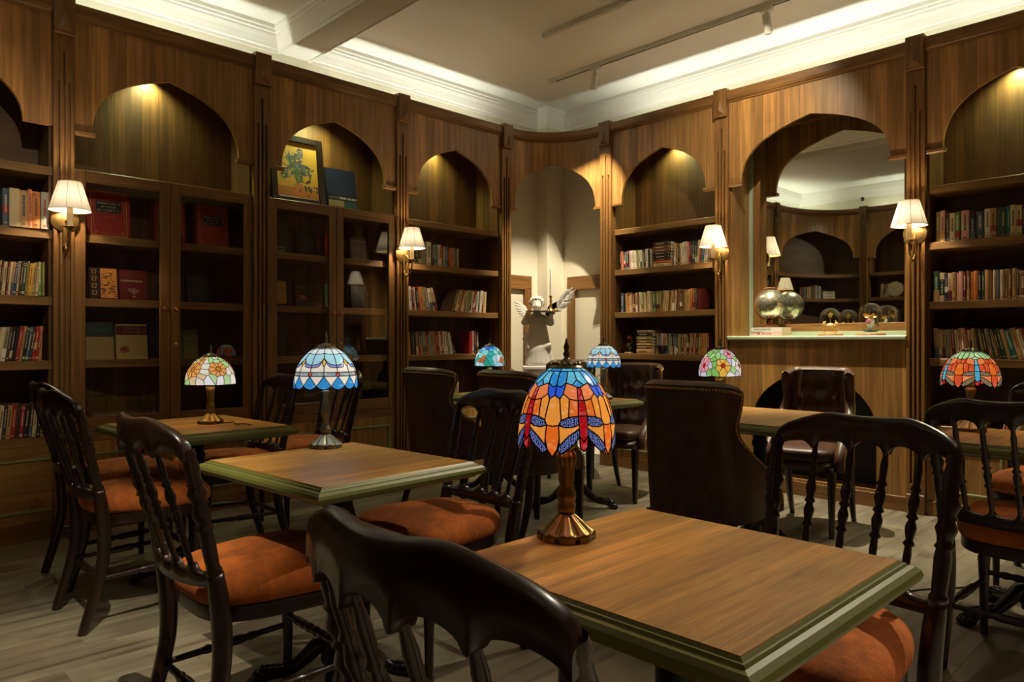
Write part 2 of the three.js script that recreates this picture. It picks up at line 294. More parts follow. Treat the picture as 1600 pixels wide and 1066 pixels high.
// the curved corner bookcase (its shelves show at the frame's edge and in the mirror)
{
  const t = thing('bookcase', 'curved wooden corner bookcase with one wide arch', 'bookcase', [0, 0, 0]);
  const bend = (x, o, y) => cornerMap(x / CORNER_W, o, y);
  mesh('arch_panel', fascia(archBottom(CORNER_W, 0.12), 3.08, -0.024, 0, bend), M.veneer, t);
  const curved = (y0, y1, z0 = -0.30, z1 = -0.012) => { const g = runProfile([[z0, y0], [z1, y0], [z1, y1], [z0, y1]], 24, (a, o, y) => cornerMap(a, o, y)); const uv = g.attributes.uv; for (let i = 0; i < uv.count; i++) uv.setXY(i, uv.getY(i) * 0.2, uv.getX(i) * 1.5); return g; };
  for (const y of SH) mesh('shelf', curved(y - 0.05, y), M.shelf, t);
  mesh('base_panel', curved(0.1, 0.543, -0.03, 0), M.veneer, t);
  for (const y of [0.165, 0.461]) mesh('moulding', curved(y, y + 0.012, 0, 0.01), M.sageLine, t);
  mesh('plinth', curved(0, 0.1, -0.03, 0.004), M.wood, t);
  mesh('top_panel', curved(2.962, 2.985, -0.33, -0.024), M.wood, t);
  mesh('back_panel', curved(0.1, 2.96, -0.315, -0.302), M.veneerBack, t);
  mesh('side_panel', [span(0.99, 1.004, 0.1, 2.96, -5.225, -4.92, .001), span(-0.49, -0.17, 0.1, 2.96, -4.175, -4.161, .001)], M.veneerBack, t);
  rail(CORNER_W, null, cornerMap);
}
// the statue niche in the rounded corner
{
  const bend = (x, o, y) => nicheMap(x / NICHE_W, o, y);
  const t = thing('niche_arch', 'curved wooden arch panel over the cream statue niche', 'arch', [0, 0, 0]);
  mesh('arch_panel', fascia(archBottom(NICHE_W, 0.07, 2.41, 2.855), 3.08, -0.024, 0, bend), M.veneer, t);
  const strip = (a, b) => runProfile([[-0.03, 2.383], [0.014, 2.383], [0.014, 2.409], [-0.03, 2.409]], 4, (k, o, y) => nicheMap(a + (b - a) * k, o, y));
  mesh('corbel', strip(0, 0.085), M.wood, t); mesh('corbel', strip(0.915, 1), M.wood, t);
  rail(NICHE_W, null, nicheMap);
  const sh = new THREE.Shape(); for (let i = 0; i <= 16; i++) { const p = nicheMap(i / 16, -0.026, 0); i ? sh.lineTo(p[0], -p[2]) : sh.moveTo(p[0], -p[2]); }
  for (const p of [[WALL_R, 4.248], [WALL_R, 5.1], [5.45, 5.1], [5.45, WALL_L], [4.715, WALL_L]]) sh.lineTo(...p);
  const flat = (y0, y1) => new THREE.ExtrudeGeometry(sh, { depth: y1 - y0, bevelEnabled: false }).rotateX(-Math.PI / 2).translate(0, y0, 0);
  struct('ceiling_niche', flat(2.99, 3.01), M.paint);
  struct('floor_niche', flat(0, 0.085), M.white);
  // framed wall panels at the back of the niche
  const pf = (label, pos, turn, w) => { const g = thing('wall_panel_frame', label, 'panel frame', pos, turn); mesh('frame', [span(0, w, 1.69, 1.82, 0, 0.022, .004, 'x'), span(0, 0.10, 0.085, 1.69, 0, 0.022, .004), span(w - 0.10, w, 0.085, 1.69, 0, 0.022, .004)], M.wood, g); mesh('moulding', [span(0.085, w - 0.085, 1.675, 1.705, 0.02, 0.04, .006, 'x'), span(0.085, 0.115, 0.085, 1.69, 0.02, 0.04, .006), span(w - 0.115, w - 0.085, 0.085, 1.69, 0.02, 0.04, .006)], M.wood, g); };
  pf('dark wooden panel frame on the niche wall behind the winged statue', [4.75, 0, -WALL_L], 0, 0.60);
  pf('dark wooden panel frame on the niche wall behind the quill feather', [WALL_R, 0, -5.03], -Math.PI / 2, 0.60);
}
// glowing cove strips on top of the cases
{
  const glow = S({ color: 0xfff4d8, emissive: 0xfff0cc, emissiveIntensity: 1.2 });
  const st = (label, u, v, w, d) => tag(mesh('cove_light_strip', bx(w, 0.02, d, u, 3.018, -v, .002), glow), label, 'cove light', 'hidden cove lights');
  st('glowing cove light strip hidden above the red dictionary cabinet', 1.0, FACE_L + 0.172, 3.0, 0.02);
  st('glowing cove light strip hidden above the flower print cabinet', 3.78, FACE_L + 0.172, 1.85, 0.02);
  st('glowing cove light strip hidden along the top of the mirror wall', FACE_R + 0.18, 1.0, 0.02, 6.4);
  st('glowing cove light strip hidden above the clock bookcase', -0.40, 3.5, 0.02, 1.3);
}
// small downlights above the arches
const dlGeo = lathe([[0, -0.004], [0.030, -0.004], [0.036, -0.010], [0.042, -0.010], [0.044, 0], [0.0, 0]], 20), dlGlow = S({ color: 0xffffff, emissive: 0xf4f2c8, emissiveIntensity: 1.6 });
function archLight(f, w, label, z = -0.265) {
  const t = thing('arch_downlight', label, 'downlight', f.pos, f.turn, 'downlights hidden in the arches');
  mesh('trim_ring', dlGeo.clone().translate(w / 2 - 0.04, 2.9615, z), M.white, t);
  mesh('lamp_lens', lathe([[0, -0.004], [0.026, -0.004], [0.026, 0], [0, 0]], 16).translate(w / 2 - 0.04, 2.956, z), dlGlow, t);
  const l = new THREE.SpotLight(0xe8f5b4, LIGHT.arch, 0, 1.1, 0.7, 2); l.position.set(w / 2 - 0.04, 2.944, z); l.target.position.set(w / 2 - 0.04, 2.2, -0.30); l.castShadow = true; l.shadow.radius = 0.5; t.add(l, l.target);
}
archLight(frameL(1.114), 1.102, 'small round downlight above the red dictionary cabinet');
archLight(frameL(2.334), 1.088, 'small round downlight above the framed flower print', -0.12);
archLight(frameL(3.537), 1.062, 'small round downlight in the arch between flower print and niche');
archLight(frameR(4.121), 1.061, 'small round downlight in the arch between niche and mirror');
archLight(frameR(1.518), 0.978, 'small round downlight in the arch beyond the mirror');

// ---------------------------------------------------------------- the mirror bay
{
  const w = 1.315, t = thing('mirror_bay', 'arched wooden bay framing the big mirror above a sage sill', 'mirror bay', frameR(2.946).pos, -Math.PI / 2);
  mesh('arch_panel', fascia(archBottom(w, 0.105), 3.08, -0.024, 0), M.veneer, t);
  mesh('corbel', span(0, 0.12, 2.383, 2.409, -0.03, 0.014, .004, 'x'), M.wood, t); mesh('corbel', span(w - 0.12, w, 2.383, 2.409, -0.03, 0.014, .004, 'x'), M.wood, t);
  mesh('side_panel', span(0, 0.016, 1.19, 2.96, -0.30, -0.024, .001), M.veneer, t); mesh('side_panel', span(w - 0.016, w, 1.19, 2.96, -0.30, -0.024, .001), M.veneer, t);
  mesh('top_panel', span(0, w, 2.962, 2.985, -0.34, -0.024, .001, 'x'), M.wood, t);
  mesh('backing', span(0, w, 0.1, 2.96, -0.345, -0.322, .001), M.veneerBack, t);
  const fr = lineFrame(0.017, w - 0.017, 1.19, 2.955, -0.322, 0.034, 0.03); mesh('sage_trim', fr, M.sagePale, t);
  const f2 = lineFrame(0.052, w - 0.052, 1.225, 2.92, -0.322, 0.06, 0.02); mesh('mirror_frame', f2, M.wood, t);
  mesh('mirror_glass', new THREE.BoxGeometry(w - 0.23, 1.575, 0.006).translate(w / 2, 2.0725, -0.312), M.mirror, t);
  mesh('sill', span(-0.004, w + 0.004, 1.158, 1.189, -0.322, 0.035, .008, 'x'), M.sagePale, t);
  // panel below with a dark pointed opening
  const s = new THREE.Shape(); s.moveTo(0, 0.10); s.lineTo(w, 0.10); s.lineTo(w, 1.158); s.lineTo(0, 1.158);
  const h = new THREE.Path(), c = w / 2; h.moveTo(c - 0.46, 0.12); h.lineTo(c + 0.46, 0.12); h.lineTo(c + 0.46, 0.52); h.bezierCurveTo(c + 0.46, 0.74, c + 0.26, 0.88, c, 0.95); h.bezierCurveTo(c - 0.26, 0.88, c - 0.46, 0.74, c - 0.46, 0.52); s.holes.push(h);
  mesh('lower_panel', metric(new THREE.ExtrudeGeometry(s, { depth: 0.022, bevelEnabled: false, curveSegments: 14 }).translate(0, 0, -0.022)), M.veneer, t);
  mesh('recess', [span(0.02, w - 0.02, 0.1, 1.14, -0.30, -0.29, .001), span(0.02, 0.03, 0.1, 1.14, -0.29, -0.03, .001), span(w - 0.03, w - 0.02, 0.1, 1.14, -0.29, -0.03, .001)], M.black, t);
  mesh('plinth', span(0, w, 0, 0.10, -0.30, 0.004, .002, 'x'), M.wood, t);
  rail(w, frameR(2.946));
}

// ---------------------------------------------------------------- ceiling tracks and their spotlights
function track(label, u, v0, v1, y, slot) {
  const t = thing('ceiling_track', label, 'track', [u, y, -v0]), L = v0 - v1;
  mesh('rail', span(-0.017, 0.017, 0.004, CEIL - y, 0, L, .002, 'z'), M.white, t);
  mesh('rail_edge', [span(-0.017, -0.009, 0, 0.005, 0.05, L, .001, 'z'), span(0.009, 0.017, 0, 0.005, 0.05, L, .001, 'z')], M.white, t);
  mesh('slot', span(-0.009, 0.009, 0.001, 0.005, 0.05, L, .0005, 'z'), slot ? M.black : M.white, t);
  mesh('end_cap', span(-0.019, 0.019, -0.002, CEIL - y, -0.02, 0.06, .003), M.white, t);
  return t;
}
track('long white ceiling track with a dark slot, carrying the white spotlights', 4.86, 4.50, -2.6, 3.515, true);
track('short white ceiling track with a pale slot, nearer the room middle', 4.10, 3.86, -2.6, 3.515, false);
const lensGlow = S({ color: 0xffffff, emissive: 0xfff2d8, emissiveIntensity: 2 });
function trackSpot(label, u, v, aim, I, cone = 0.42, blend = 0.6) {
  const t = thing('track_spotlight', label, 'spotlight', [u, 3.515, -v]);
  mesh('adapter', span(-0.016, 0.016, -0.022, 0, -0.05, 0.05, .003, 'z'), M.white, t);
  mesh('stem', lathe([[0, -0.06], [0.007, -0.06], [0.007, -0.02], [0, -0.02]], 10), M.white, t);
  const dir = V3(aim[0] - u, aim[1] - 3.42, v - aim[2]).normalize(), q = new THREE.Quaternion().setFromUnitVectors(V3(0, -1, 0), dir), c = V3(0, -0.065, 0);
  const put = (g) => g.applyQuaternion(q).translate(c.x, c.y, c.z);
  mesh('head', put(lathe([[0, 0.02], [0.026, 0.02], [0.028, 0.016], [0.028, -0.118], [0.025, -0.12], [0.024, -0.10], [0, -0.10]], 24)), M.white, t);
  mesh('lamp_lens', put(lathe([[0, -0.106], [0.0235, -0.106], [0.0235, -0.101], [0, -0.101]], 20)), lensGlow, t);
  const l = new THREE.SpotLight(0xfff0d2, I * LIGHT.spot, 0, cone, blend, 2), p = dir.clone().multiplyScalar(0.125).add(c);
  l.position.copy(p); l.target.position.copy(p.clone().add(dir)); l.castShadow = true; l.shadow.radius = 0.5; t.add(l, l.target);
}
trackSpot('white cylinder spotlight near the niche end of the track', 4.86, 3.98, [5.3, 0.9, 4.8], 8.5, 0.52, 0.35);
trackSpot('white cylinder spotlight on the track above the mirror', 4.86, 2.42, [5.0, 0.6, 2.15], 14, 0.55);
trackSpot('white cylinder spotlight further along, above the tall bookshelves', 4.86, 0.6, [4.6, 0.5, 0.5], 3, 0.45);
trackSpot('white cylinder spotlight lighting the mirror panel', 4.10, 2.25, [5.28, 2.5, 2.75], 2.4, 0.7);
trackSpot('white cylinder spotlight above the dragonfly lamp table', 4.10, 0.6, [1.5, 0.75, 0.8], 7.5, 0.34);
trackSpot('white cylinder spotlight above the middle lamp table', 4.10, 1.2, [1.4, 0.75, 2.0], 5.0, 0.30);
trackSpot('white cylinder spotlight at the passage end of the long track', 4.86, -0.9, [3.4, 0, -1.2], 13, 0.6);
trackSpot('white cylinder spotlight at the passage end of the short track', 4.10, -1.2, [2.2, 0, -1.4], 13, 0.6);
track('white ceiling track behind the camera, over the passage', 0.3, 1.6, -2.6, 3.515, false);
trackSpot('white cylinder spotlight over the passage, aimed at the corner chairs', 0.3, 1.0, [0.52, 0, 2.75], 11, 0.27);
trackSpot('white cylinder spotlight over the passage, aimed at the curved bookcase', 0.3, 1.5, [0.35, 1.9, 4.5], 4, 0.36);
trackSpot('white cylinder spotlight over the passage, aimed at the nearest chair', 0.3, -0.6, [0.4, 0, -1.2], 13, 0.6);
trackSpot('white cylinder spotlight over the passage, aimed at the far end', 0.3, -1.6, [-0.6, 0, -1.8], 13, 0.6);

// ---------------------------------------------------------------- wall sconces
const shadeMat = PH({ color: 0xe6dfd2, roughness: 1, transmission: 0.055, thickness: 0, side: THREE.DoubleSide });
const bulbGlow = S({ color: 0xffffff, emissive: 0xffe8c0, emissiveIntensity: 3 });
const sconceParts = (() => {
  const Z = 0.15, plate = lathe([[0, 0], [0.073, 0], [0.076, 0.006], [0.070, 0.012], [0.05, 0.014], [0.045, 0.02], [0, 0.022]], 32).rotateX(Math.PI / 2).translate(0, 1.865, 0.021);
  const strap = [span(-0.012, 0.012, 1.70, 1.87, 0.036, 0.044, .003), sweep([[0, 1.72, 0.045], [0, 1.69, 0.06], [0, 1.685, 0.085], [0, 1.70, 0.12], [0, 1.74, 0.146], [0, 1.80, Z]], 0.0065, 20), sweep([[0, 1.86, 0.05], [0.012, 1.84, 0.075], [0.012, 1.77, 0.085], [0, 1.705, 0.072]], 0.0045, 14), ball(0.014, 0, 1.683, 0.075), ball(0.010, 0, 1.672, 0.052)];
  const pan = lathe([[0, 1.790], [0.010, 1.790], [0.014, 1.797], [0.030, 1.802], [0.034, 1.808], [0.031, 1.811], [0, 1.808]], 24).translate(0, 0, Z);
  const tube = lathe([[0, 1.808], [0.0165, 1.808], [0.0165, 1.93], [0.012, 1.935], [0, 1.935]], 18).translate(0, 0, Z);
  const N = 8, prof = (r, y, k = 0) => { const a = k * Math.PI * 2; return [r * Math.sin(a), y, Z + r * Math.cos(a)]; };
  const shade = [grid(32, 1, (a, b) => prof(0.108 + (0.060 - 0.108) * b, 1.90 + 0.165 * b, a), true)];
  const trims = [];
  for (const [r, y] of [[0.108, 1.901], [0.060, 2.064]]) trims.push(new THREE.TorusGeometry(r, 0.0022, 6, 40).rotateX(Math.PI / 2).translate(0, y, Z));
  for (let k = 0; k < N; k++) trims.push(sweep([prof(0.1085, 1.901, k / N + 1 / 16), prof(0.0605, 2.064, k / N + 1 / 16)], 0.0012, 2, 5));
  const spider = [0, 1, 2].map((k) => sweep([prof(0.004, 2.0, 0), prof(0.03, 2.03, k / 3), prof(0.060, 2.060, k / 3)], 0.0014, 6, 5));
  const bulb = lathe([[0, 1.935], [0.007, 1.937], [0.015, 1.955], [0.017, 1.968], [0.012, 1.985], [0.004, 2.0], [0, 2.002]], 14).translate(0, 0, Z);
  return { plate: clean(plate), strap: join(strap), pan, tube, shade: join(shade), trims: join([...trims, ...spider].map(clean)), bulb, Z };
})();
function sconce(label, f) {
  const t = thing('wall_sconce', label, 'wall lamp', f.pos, f.turn, 'wall sconces on the pilasters'), s = sconceParts;
  mesh('back_plate', s.plate, M.brass, t); mesh('arm', s.strap, M.brass, t); mesh('drip_pan', s.pan, M.brass, t); mesh('candle_tube', s.tube, M.ivory, t);
  const sh = mesh('lamp_shade', s.shade, shadeMat, t); mesh('trim', s.trims, M.paleGold, sh); mesh('bulb', s.bulb, bulbGlow, t);
  const l = new THREE.PointLight(0xffe4c2, LIGHT.sconce, 0, 2); l.position.set(0, 1.968, s.Z); l.castShadow = true; t.add(l);
}
sconce('brass sconce with a lit cream shade beside the red dictionaries', frameL(1.062));
sconce('brass sconce with a lit cream shade beside the white and blue paperbacks', frameL(3.477));
sconce('brass sconce with a lit cream shade between the worn books and the mirror', frameR(3.0));
sconce('brass sconce with a lit cream shade between the mirror and tall bookshelves', frameR(1.575));

// ---------------------------------------------------------------- tables
const clawFoot = (() => {      // one cast-iron leg with a paw, along +x from the column
  const leg = sweep([[0.02, 0.13, 0], [0.06, 0.145, 0], [0.11, 0.10, 0], [0.17, 0.055, 0], [0.22, 0.045, 0], [0.265, 0.04, 0]], [0.030, 0.030, 0.026, 0.021, 0.022, 0.026], 20, 10);
  const bumps = []; for (let i = 0; i < 7; i++) for (const s of [-1, 0, 1]) bumps.push(ball(0.009, 0.155 + i * 0.017, 0.075 - i * 0.0015 - Math.abs(s) * 0.006, s * 0.014, [1.2, 1, 1], 7, 5));
  const toes = []; for (const s of [-1.5, -0.5, 0.5, 1.5]) toes.push(ball(0.015, 0.285 - Math.abs(s) * 0.006, 0.022, s * 0.017, [1.5, 1.15, 0.9], 9, 7), ball(0.011, 0.305 - Math.abs(s) * 0.008, 0.012, s * 0.019, [1.2, 1, .9], 7, 5));
  return join([leg, ball(0.03, 0.262, 0.036, 0, [1.1, 1, 1.1]), ...bumps, ...toes]);
})();
const tableCache = {};
function table(label, u, v, lu, lv, turn = 0) {
  const key = lu + 'x' + lv, t = thing('cafe_table', label, 'table', [u, 0, -v], turn, 'square cafe tables');
  if (!tableCache[key]) {
    const EDGE = [[0, 0.748], [0.002, 0.7485], [0.006, 0.7445], [0.010, 0.7445], [0.013, 0.740], [0.022, 0.738], [0.030, 0.731], [0.033, 0.722], [0.030, 0.713], [0.022, 0.708], [0.012, 0.706], [0.004, 0.700], [0, 0.700]];
    const a = lu / 2 - 0.033, b = lv / 2 - 0.033, C = [[a, -b], [a, b], [-a, b], [-a, -b]], D = [[1, -1], [1, 1], [-1, 1], [-1, -1]];
    const sides = [0, 1, 2, 3].map((k) => { const p = C[k], q = C[(k + 1) % 4], dp = D[k], dq = D[(k + 1) % 4]; return runProfile(EDGE, 1, (s, o, y) => [p[0] + dp[0] * o + (q[0] + dq[0] * o - p[0] - dp[0] * o) * (1 - s), y, p[1] + dp[1] * o + (q[1] + dq[1] * o - p[1] - dp[1] * o) * (1 - s)]); });
    tableCache[key] = { top: span(-a, a, 0.712, 0.75, -b, b, .0012, 'x'), edge: join(sides), under: span(-a + .02, a - .02, 0.695, 0.711, -b + .02, b - .02, .001),
      column: lathe([[0, 0.06], [0.05, 0.06], [0.05, 0.075], [0.062, 0.09], [0.062, 0.15], [0.05, 0.17], [0.036, 0.19], [0.033, 0.22], [0.033, 0.30], [0.040, 0.305], [0.041, 0.325], [0.034, 0.33], [0.033, 0.58], [0.040, 0.59], [0.041, 0.61], [0.034, 0.62], [0.036, 0.66], [0.055, 0.675], [0.055, 0.69], [0, 0.69]], 28) };
  }
  const c = tableCache[key];
  mesh('table_top', c.top, M.table, t); mesh('edge_moulding', c.edge, M.sage, t); mesh('under_board', c.under, M.black, t); mesh('column', c.column, M.black, t);
  for (let k = 0; k < 4; k++) { const f = mesh('claw_foot', clawFoot, M.iron, t); f.rotation.y = Math.PI / 4 + k * Math.PI / 2; }
  mesh('mounting_plate', span(-0.14, 0.14, 0.688, 0.696, -0.14, 0.14, .002), M.iron, t);
  return t;
}
table('square wooden table nearest the camera, under the big orange and blue lamp', 1.135, 0.745, 0.645, 0.645);
table('square wooden table under the blue and white scalloped lamp, beside the glass cabinets', 1.265, 2.13, 0.64, 0.74, 0.06);
table('square wooden table under the sunflower lamp', 1.32, 3.54, 0.65, 0.76, 0.04);
table('wooden table with the second blue and white lamp and a green plant', 3.75, 3.27, 0.68, 0.70);
table('wooden table with the pink and yellow flower lamp, before the mirror', 3.66, 1.86, 0.90, 0.72);
table('wooden table with the green and red dragonfly lamp, beside the tall bookshelves', 3.56, 0.62, 0.68, 0.76);
table('small wooden table under the teal lamp, between the leather chairs', 3.72, 4.02, 0.62, 0.62);

// ---------------------------------------------------------------- spindle-back chairs (facing +x)
const bead = (r, list) => list.map(([k, y]) => [r * k, y]);
const POST = [[1.05, 0], [1.25, .02], [1.25, .05], [1.0, .07], [1.15, .30], [1.0, .36], [1.3, .375], [1.0, .40], [1.05, .44], [1.45, .50], [1.0, .555], [1.35, .575], [1.0, .595], [1.5, .66], [1.05, .715], [1.3, .735], [1.0, .755], [1.15, .86], [0.9, .93], [1.1, .95], [0.9, 1]];
const SPIN = [[0.8, 0], [1.4, .03], [0.8, .07], [1.0, .26], [0.85, .32], [1.5, .34], [.85, .37], [1.25, .42], [1.4, .46], [.85, .51], [1.5, .53], [.85, .56], [1.45, .62], [1.25, .66], [.85, .71], [1.4, .73], [.85, .76], [1.0, .87], [.7, .94], [.75, 1]];
const postGeo = lathe(bead(0.0165, POST), 16), spinGeo = lathe(bead(0.0095, SPIN), 12);
const STR = [[.8, 0], [.9, .05], [1.0, .28], [1.4, .33], [.9, .36], [1.4, .40], [1.5, .44], [1.4, .5], [1.5, .56], [1.4, .60], [.9, .64], [1.4, .67], [1.0, .72], [.9, .95], [.8, 1]];
const strGeo = lathe(bead(0.0105, STR), 12), twistGeo = (() => { const p = []; for (let i = 0; i <= 60; i++) { const t = i / 60; p.push([0.0105 * (t < .14 || t > .86 ? 0.95 : 1.05 + 0.35 * Math.abs(Math.sin((t - .14) / .72 * Math.PI * 7))), t]); } return lathe(p, 12); })();
const smooth = (a, b, x) => { x = Math.max(0, Math.min(1, (x - a) / (b - a))); return x * x * (3 - 2 * x); };
const HW = 0.218, bowX = (p) => -0.300 - 0.062 * (1 - p * p), bowLow = (p) => -0.225 - 0.035 * (1 - p * p);
function board(n, f, thick) {                               // curved board: f(p) -> {x, z, lo, hi, nx, nz}, rounded top edge
  const prof = [[-.5, 0], [-.5, .5], [-.48, .8], [-.36, .95], [0, 1], [.36, .95], [.48, .8], [.5, .5], [.5, 0], [0, -.01]];
  const K = prof.length, side = grid(K, n, (a, b) => { const q = f(b * 2 - 1), [o, h] = prof[Math.round(a * K) % K], y = q.lo + (q.hi - q.lo) * h, w = thick * (q.w ?? 1); return [q.x + q.nx * o * w, y, q.z + q.nz * o * w]; }, true);
  const cap = (s) => { const q = f(s), c = []; for (let i = 0; i < K; i++) { const [o, h] = prof[i]; c.push(V3(q.x + q.nx * o * thick, q.lo + (q.hi - q.lo) * h, q.z + q.nz * o * thick)); } const m = c.reduce((x, y) => x.clone().add(y)).multiplyScalar(1 / K), pos = []; for (let i = 0; i < K; i++) { const A = c[i], B = c[(i + 1) % K]; pos.push(...m, ...(s > 0 ? A : B), ...(s > 0 ? B : A)); } const g = new THREE.BufferGeometry(); g.setAttribute('position', new THREE.Float32BufferAttribute(pos, 3)); g.computeVertexNormals(); return clean(g); };
  return join([side, cap(-1), cap(1)]);
}
const SP = [-0.6, -0.2, 0.2, 0.6];
const crestGeo = board(96, (p) => {
  const q = Math.abs(p), x = bowX(p), dx = 0.12 * p * 0.5 / HW, l = Math.hypot(1, dx), nx = 1 / l, nz = dx / l;   // normal of the bowed board
  const cells = (q * 5 - 1) / 2, fr = cells - Math.floor(cells), arch = Math.sqrt(Math.max(0, 1 - Math.pow((fr - .5) / .46, 2))) * (q < 0.995 ? 1 : 0);
  const lo = 0.860 - 0.006 * smooth(.7, 1, q) + 0.030 * arch * (1 - .3 * q), hi = 0.886 + 0.072 * Math.sqrt(Math.max(0, 1 - Math.pow(q, 3.2))) + 0.007 * Math.exp(-Math.pow((q - .45) / .2, 2)) - 0.004;
  return { x: x - 0.01 * (hi - .9), z: p * (HW + 0.012), lo, hi: Math.max(hi, lo + 0.02), nx, nz: -nz, w: 1 + 0.25 * Math.exp(-Math.pow(p / .25, 2)) };
}, 0.030);
const lowRailGeo = board(80, (p) => { const q = Math.abs(p), cells = (q * 5 - 1) / 2, fr = cells - Math.floor(cells), d = Math.min(fr, 1 - fr), up = 0.020 * Math.exp(-Math.pow(d / 0.16, 2)); const dx = 0.07 * p / HW; return { x: bowLow(p), z: p * HW * 0.93, lo: 0.528 - .01 * (1 - p * p), hi: 0.558 + up, nx: 1, nz: -dx * .7 }; }, 0.026);
const plan = (a, s = 1) => { const c = Math.cos(a), d = Math.sin(a), e = 2 / 3.4, x = Math.sign(c) * Math.pow(Math.abs(c), e), z = Math.sign(d) * Math.pow(Math.abs(d), e); return [(x * 0.232 + 0.012) * s, z * (0.208 + 0.030 * x) * s]; };
const loft = (rings, n = 56) => grid(n, rings.length - 1, (a, b) => { const [s, y] = rings[Math.round(b * (rings.length - 1))], [x, z] = plan(-a * Math.PI * 2, s); return [x, y, z]; }, true);
const seatUV = (g) => { const p = g.attributes.position, uv = g.attributes.uv; for (let i = 0; i < p.count; i++) uv.setXY(i, p.getX(i) * 1.8 + .1, p.getZ(i) * 1.8 + p.getY(i)); return g; };
const seatGeo = seatUV(loft([[0.001, .452], [1.0, .452], [1.035, .464], [1.045, .482], [1.03, .500], [.985, .515], [.92, .526], [.8, .535], [.6, .542], [.35, .546], [.001, .547]]));
const seatFrameGeo = loft([[0.001, .405], [.96, .405], [.985, .41], [.985, .445], [.97, .451], [.001, .451]]);
const rearLegGeo = (s) => sweep([[-0.278, 0.0, s * 0.192], [-0.236, 0.14, s * 0.192], [-0.205, 0.28, s * 0.192], [-0.202, 0.40, s * 0.195], [-0.213, 0.50, s * 0.2], [-0.224, 0.562, s * 0.205]], [0.0185, 0.021, 0.0235, 0.026, 0.0245, 0.021], 22, 10, 1.0);
const frontLegGeo = lathe([[0, 0], [0.012, 0], [0.0135, 0.01], [0.017, 0.2], [0.022, 0.30], [0.018, 0.315], [0.024, 0.325], [0.018, 0.336], [0.025, 0.348], [0.019, 0.36], [0.026, 0.372], [0.026, 0.41], [0, 0.41]], 16);
const FL = [0.172, 0.190];
let chairProto = null;
function spindleChair(label, u, v, turn) {
  if (chairProto) return copy(chairProto, label, [u, 0, -v], turn);
  const t = chairProto = thing('spindle_chair', label, 'chair', [u, 0, -v], turn, 'spindle-back cafe chairs with velvet seats');
  mesh('seat_cushion', seatGeo, M.velvet, t); mesh('seat_frame', seatFrameGeo, M.darkWood, t); mesh('crest_rail', crestGeo, M.darkWood, t); mesh('lower_rail', lowRailGeo, M.darkWood, t);
  for (const s of [-1, 1]) {
    mesh('leg', rearLegGeo(s), M.darkWood, t);
    mesh('leg', frontLegGeo.clone().translate(FL[0], 0, s * FL[1]), M.darkWood, t);
    mesh('back_post', between(postGeo, [-0.224, 0.555, s * 0.205], [bowX(1) + .004, 0.885, s * HW]), M.darkWood, t);
    mesh('stretcher', between(strGeo, [-0.212, 0.205, s * 0.192], [FL[0], 0.215, s * FL[1]]), M.darkWood, t);
  }
  for (const p of SP) mesh('spindle', between(spinGeo, [bowLow(p), 0.555, p * HW * 0.93], [bowX(p), 0.875, p * HW]), M.darkWood, t);
  mesh('stretcher', between(strGeo, [-0.212, 0.205, -0.192], [-0.212, 0.205, 0.192]), M.darkWood, t);
  mesh('stretcher', between(twistGeo, [FL[0], 0.245, -FL[1]], [FL[0], 0.245, FL[1]]), M.darkWood, t);
  return t;
}
spindleChair('spindle chair turned away at the nearest table, its crest filling the lower middle', 0.785, 0.645, 0.0);
spindleChair('spindle chair facing the blue and white lamp table, its whole velvet seat showing', 0.955, 2.04, 0.0);
spindleChair('spindle chair tucked under the sunflower lamp table, beside the corner bookcase', 1.03, 3.39, 0.02);
spindleChair('spindle chair hidden behind its twin, closest to the red dictionary cabinet', 1.11, 4.00, 0.04);
spindleChair('spindle chair with turned-away back across the blue and white lamp table', 1.64, 2.10, Math.PI);
spindleChair('spindle chair behind the nearest table, facing the camera with wide crest', 1.61, 0.715, Math.PI - 0.04);
spindleChair('spindle chair turned away, in front of the green and red dragonfly lamp table', 3.12, 0.565, -0.06);
spindleChair('spindle chair on the bookshelf side of the green and red dragonfly lamp table', 4.16, 0.66, Math.PI);
spindleChair('spindle chair on the far side of the sunflower lamp table', 1.64, 3.95, Math.PI - 0.03);
spindleChair('spindle chair half hidden behind the blue and white lamp on the table', 2.22, 4.22, Math.PI - 0.05);

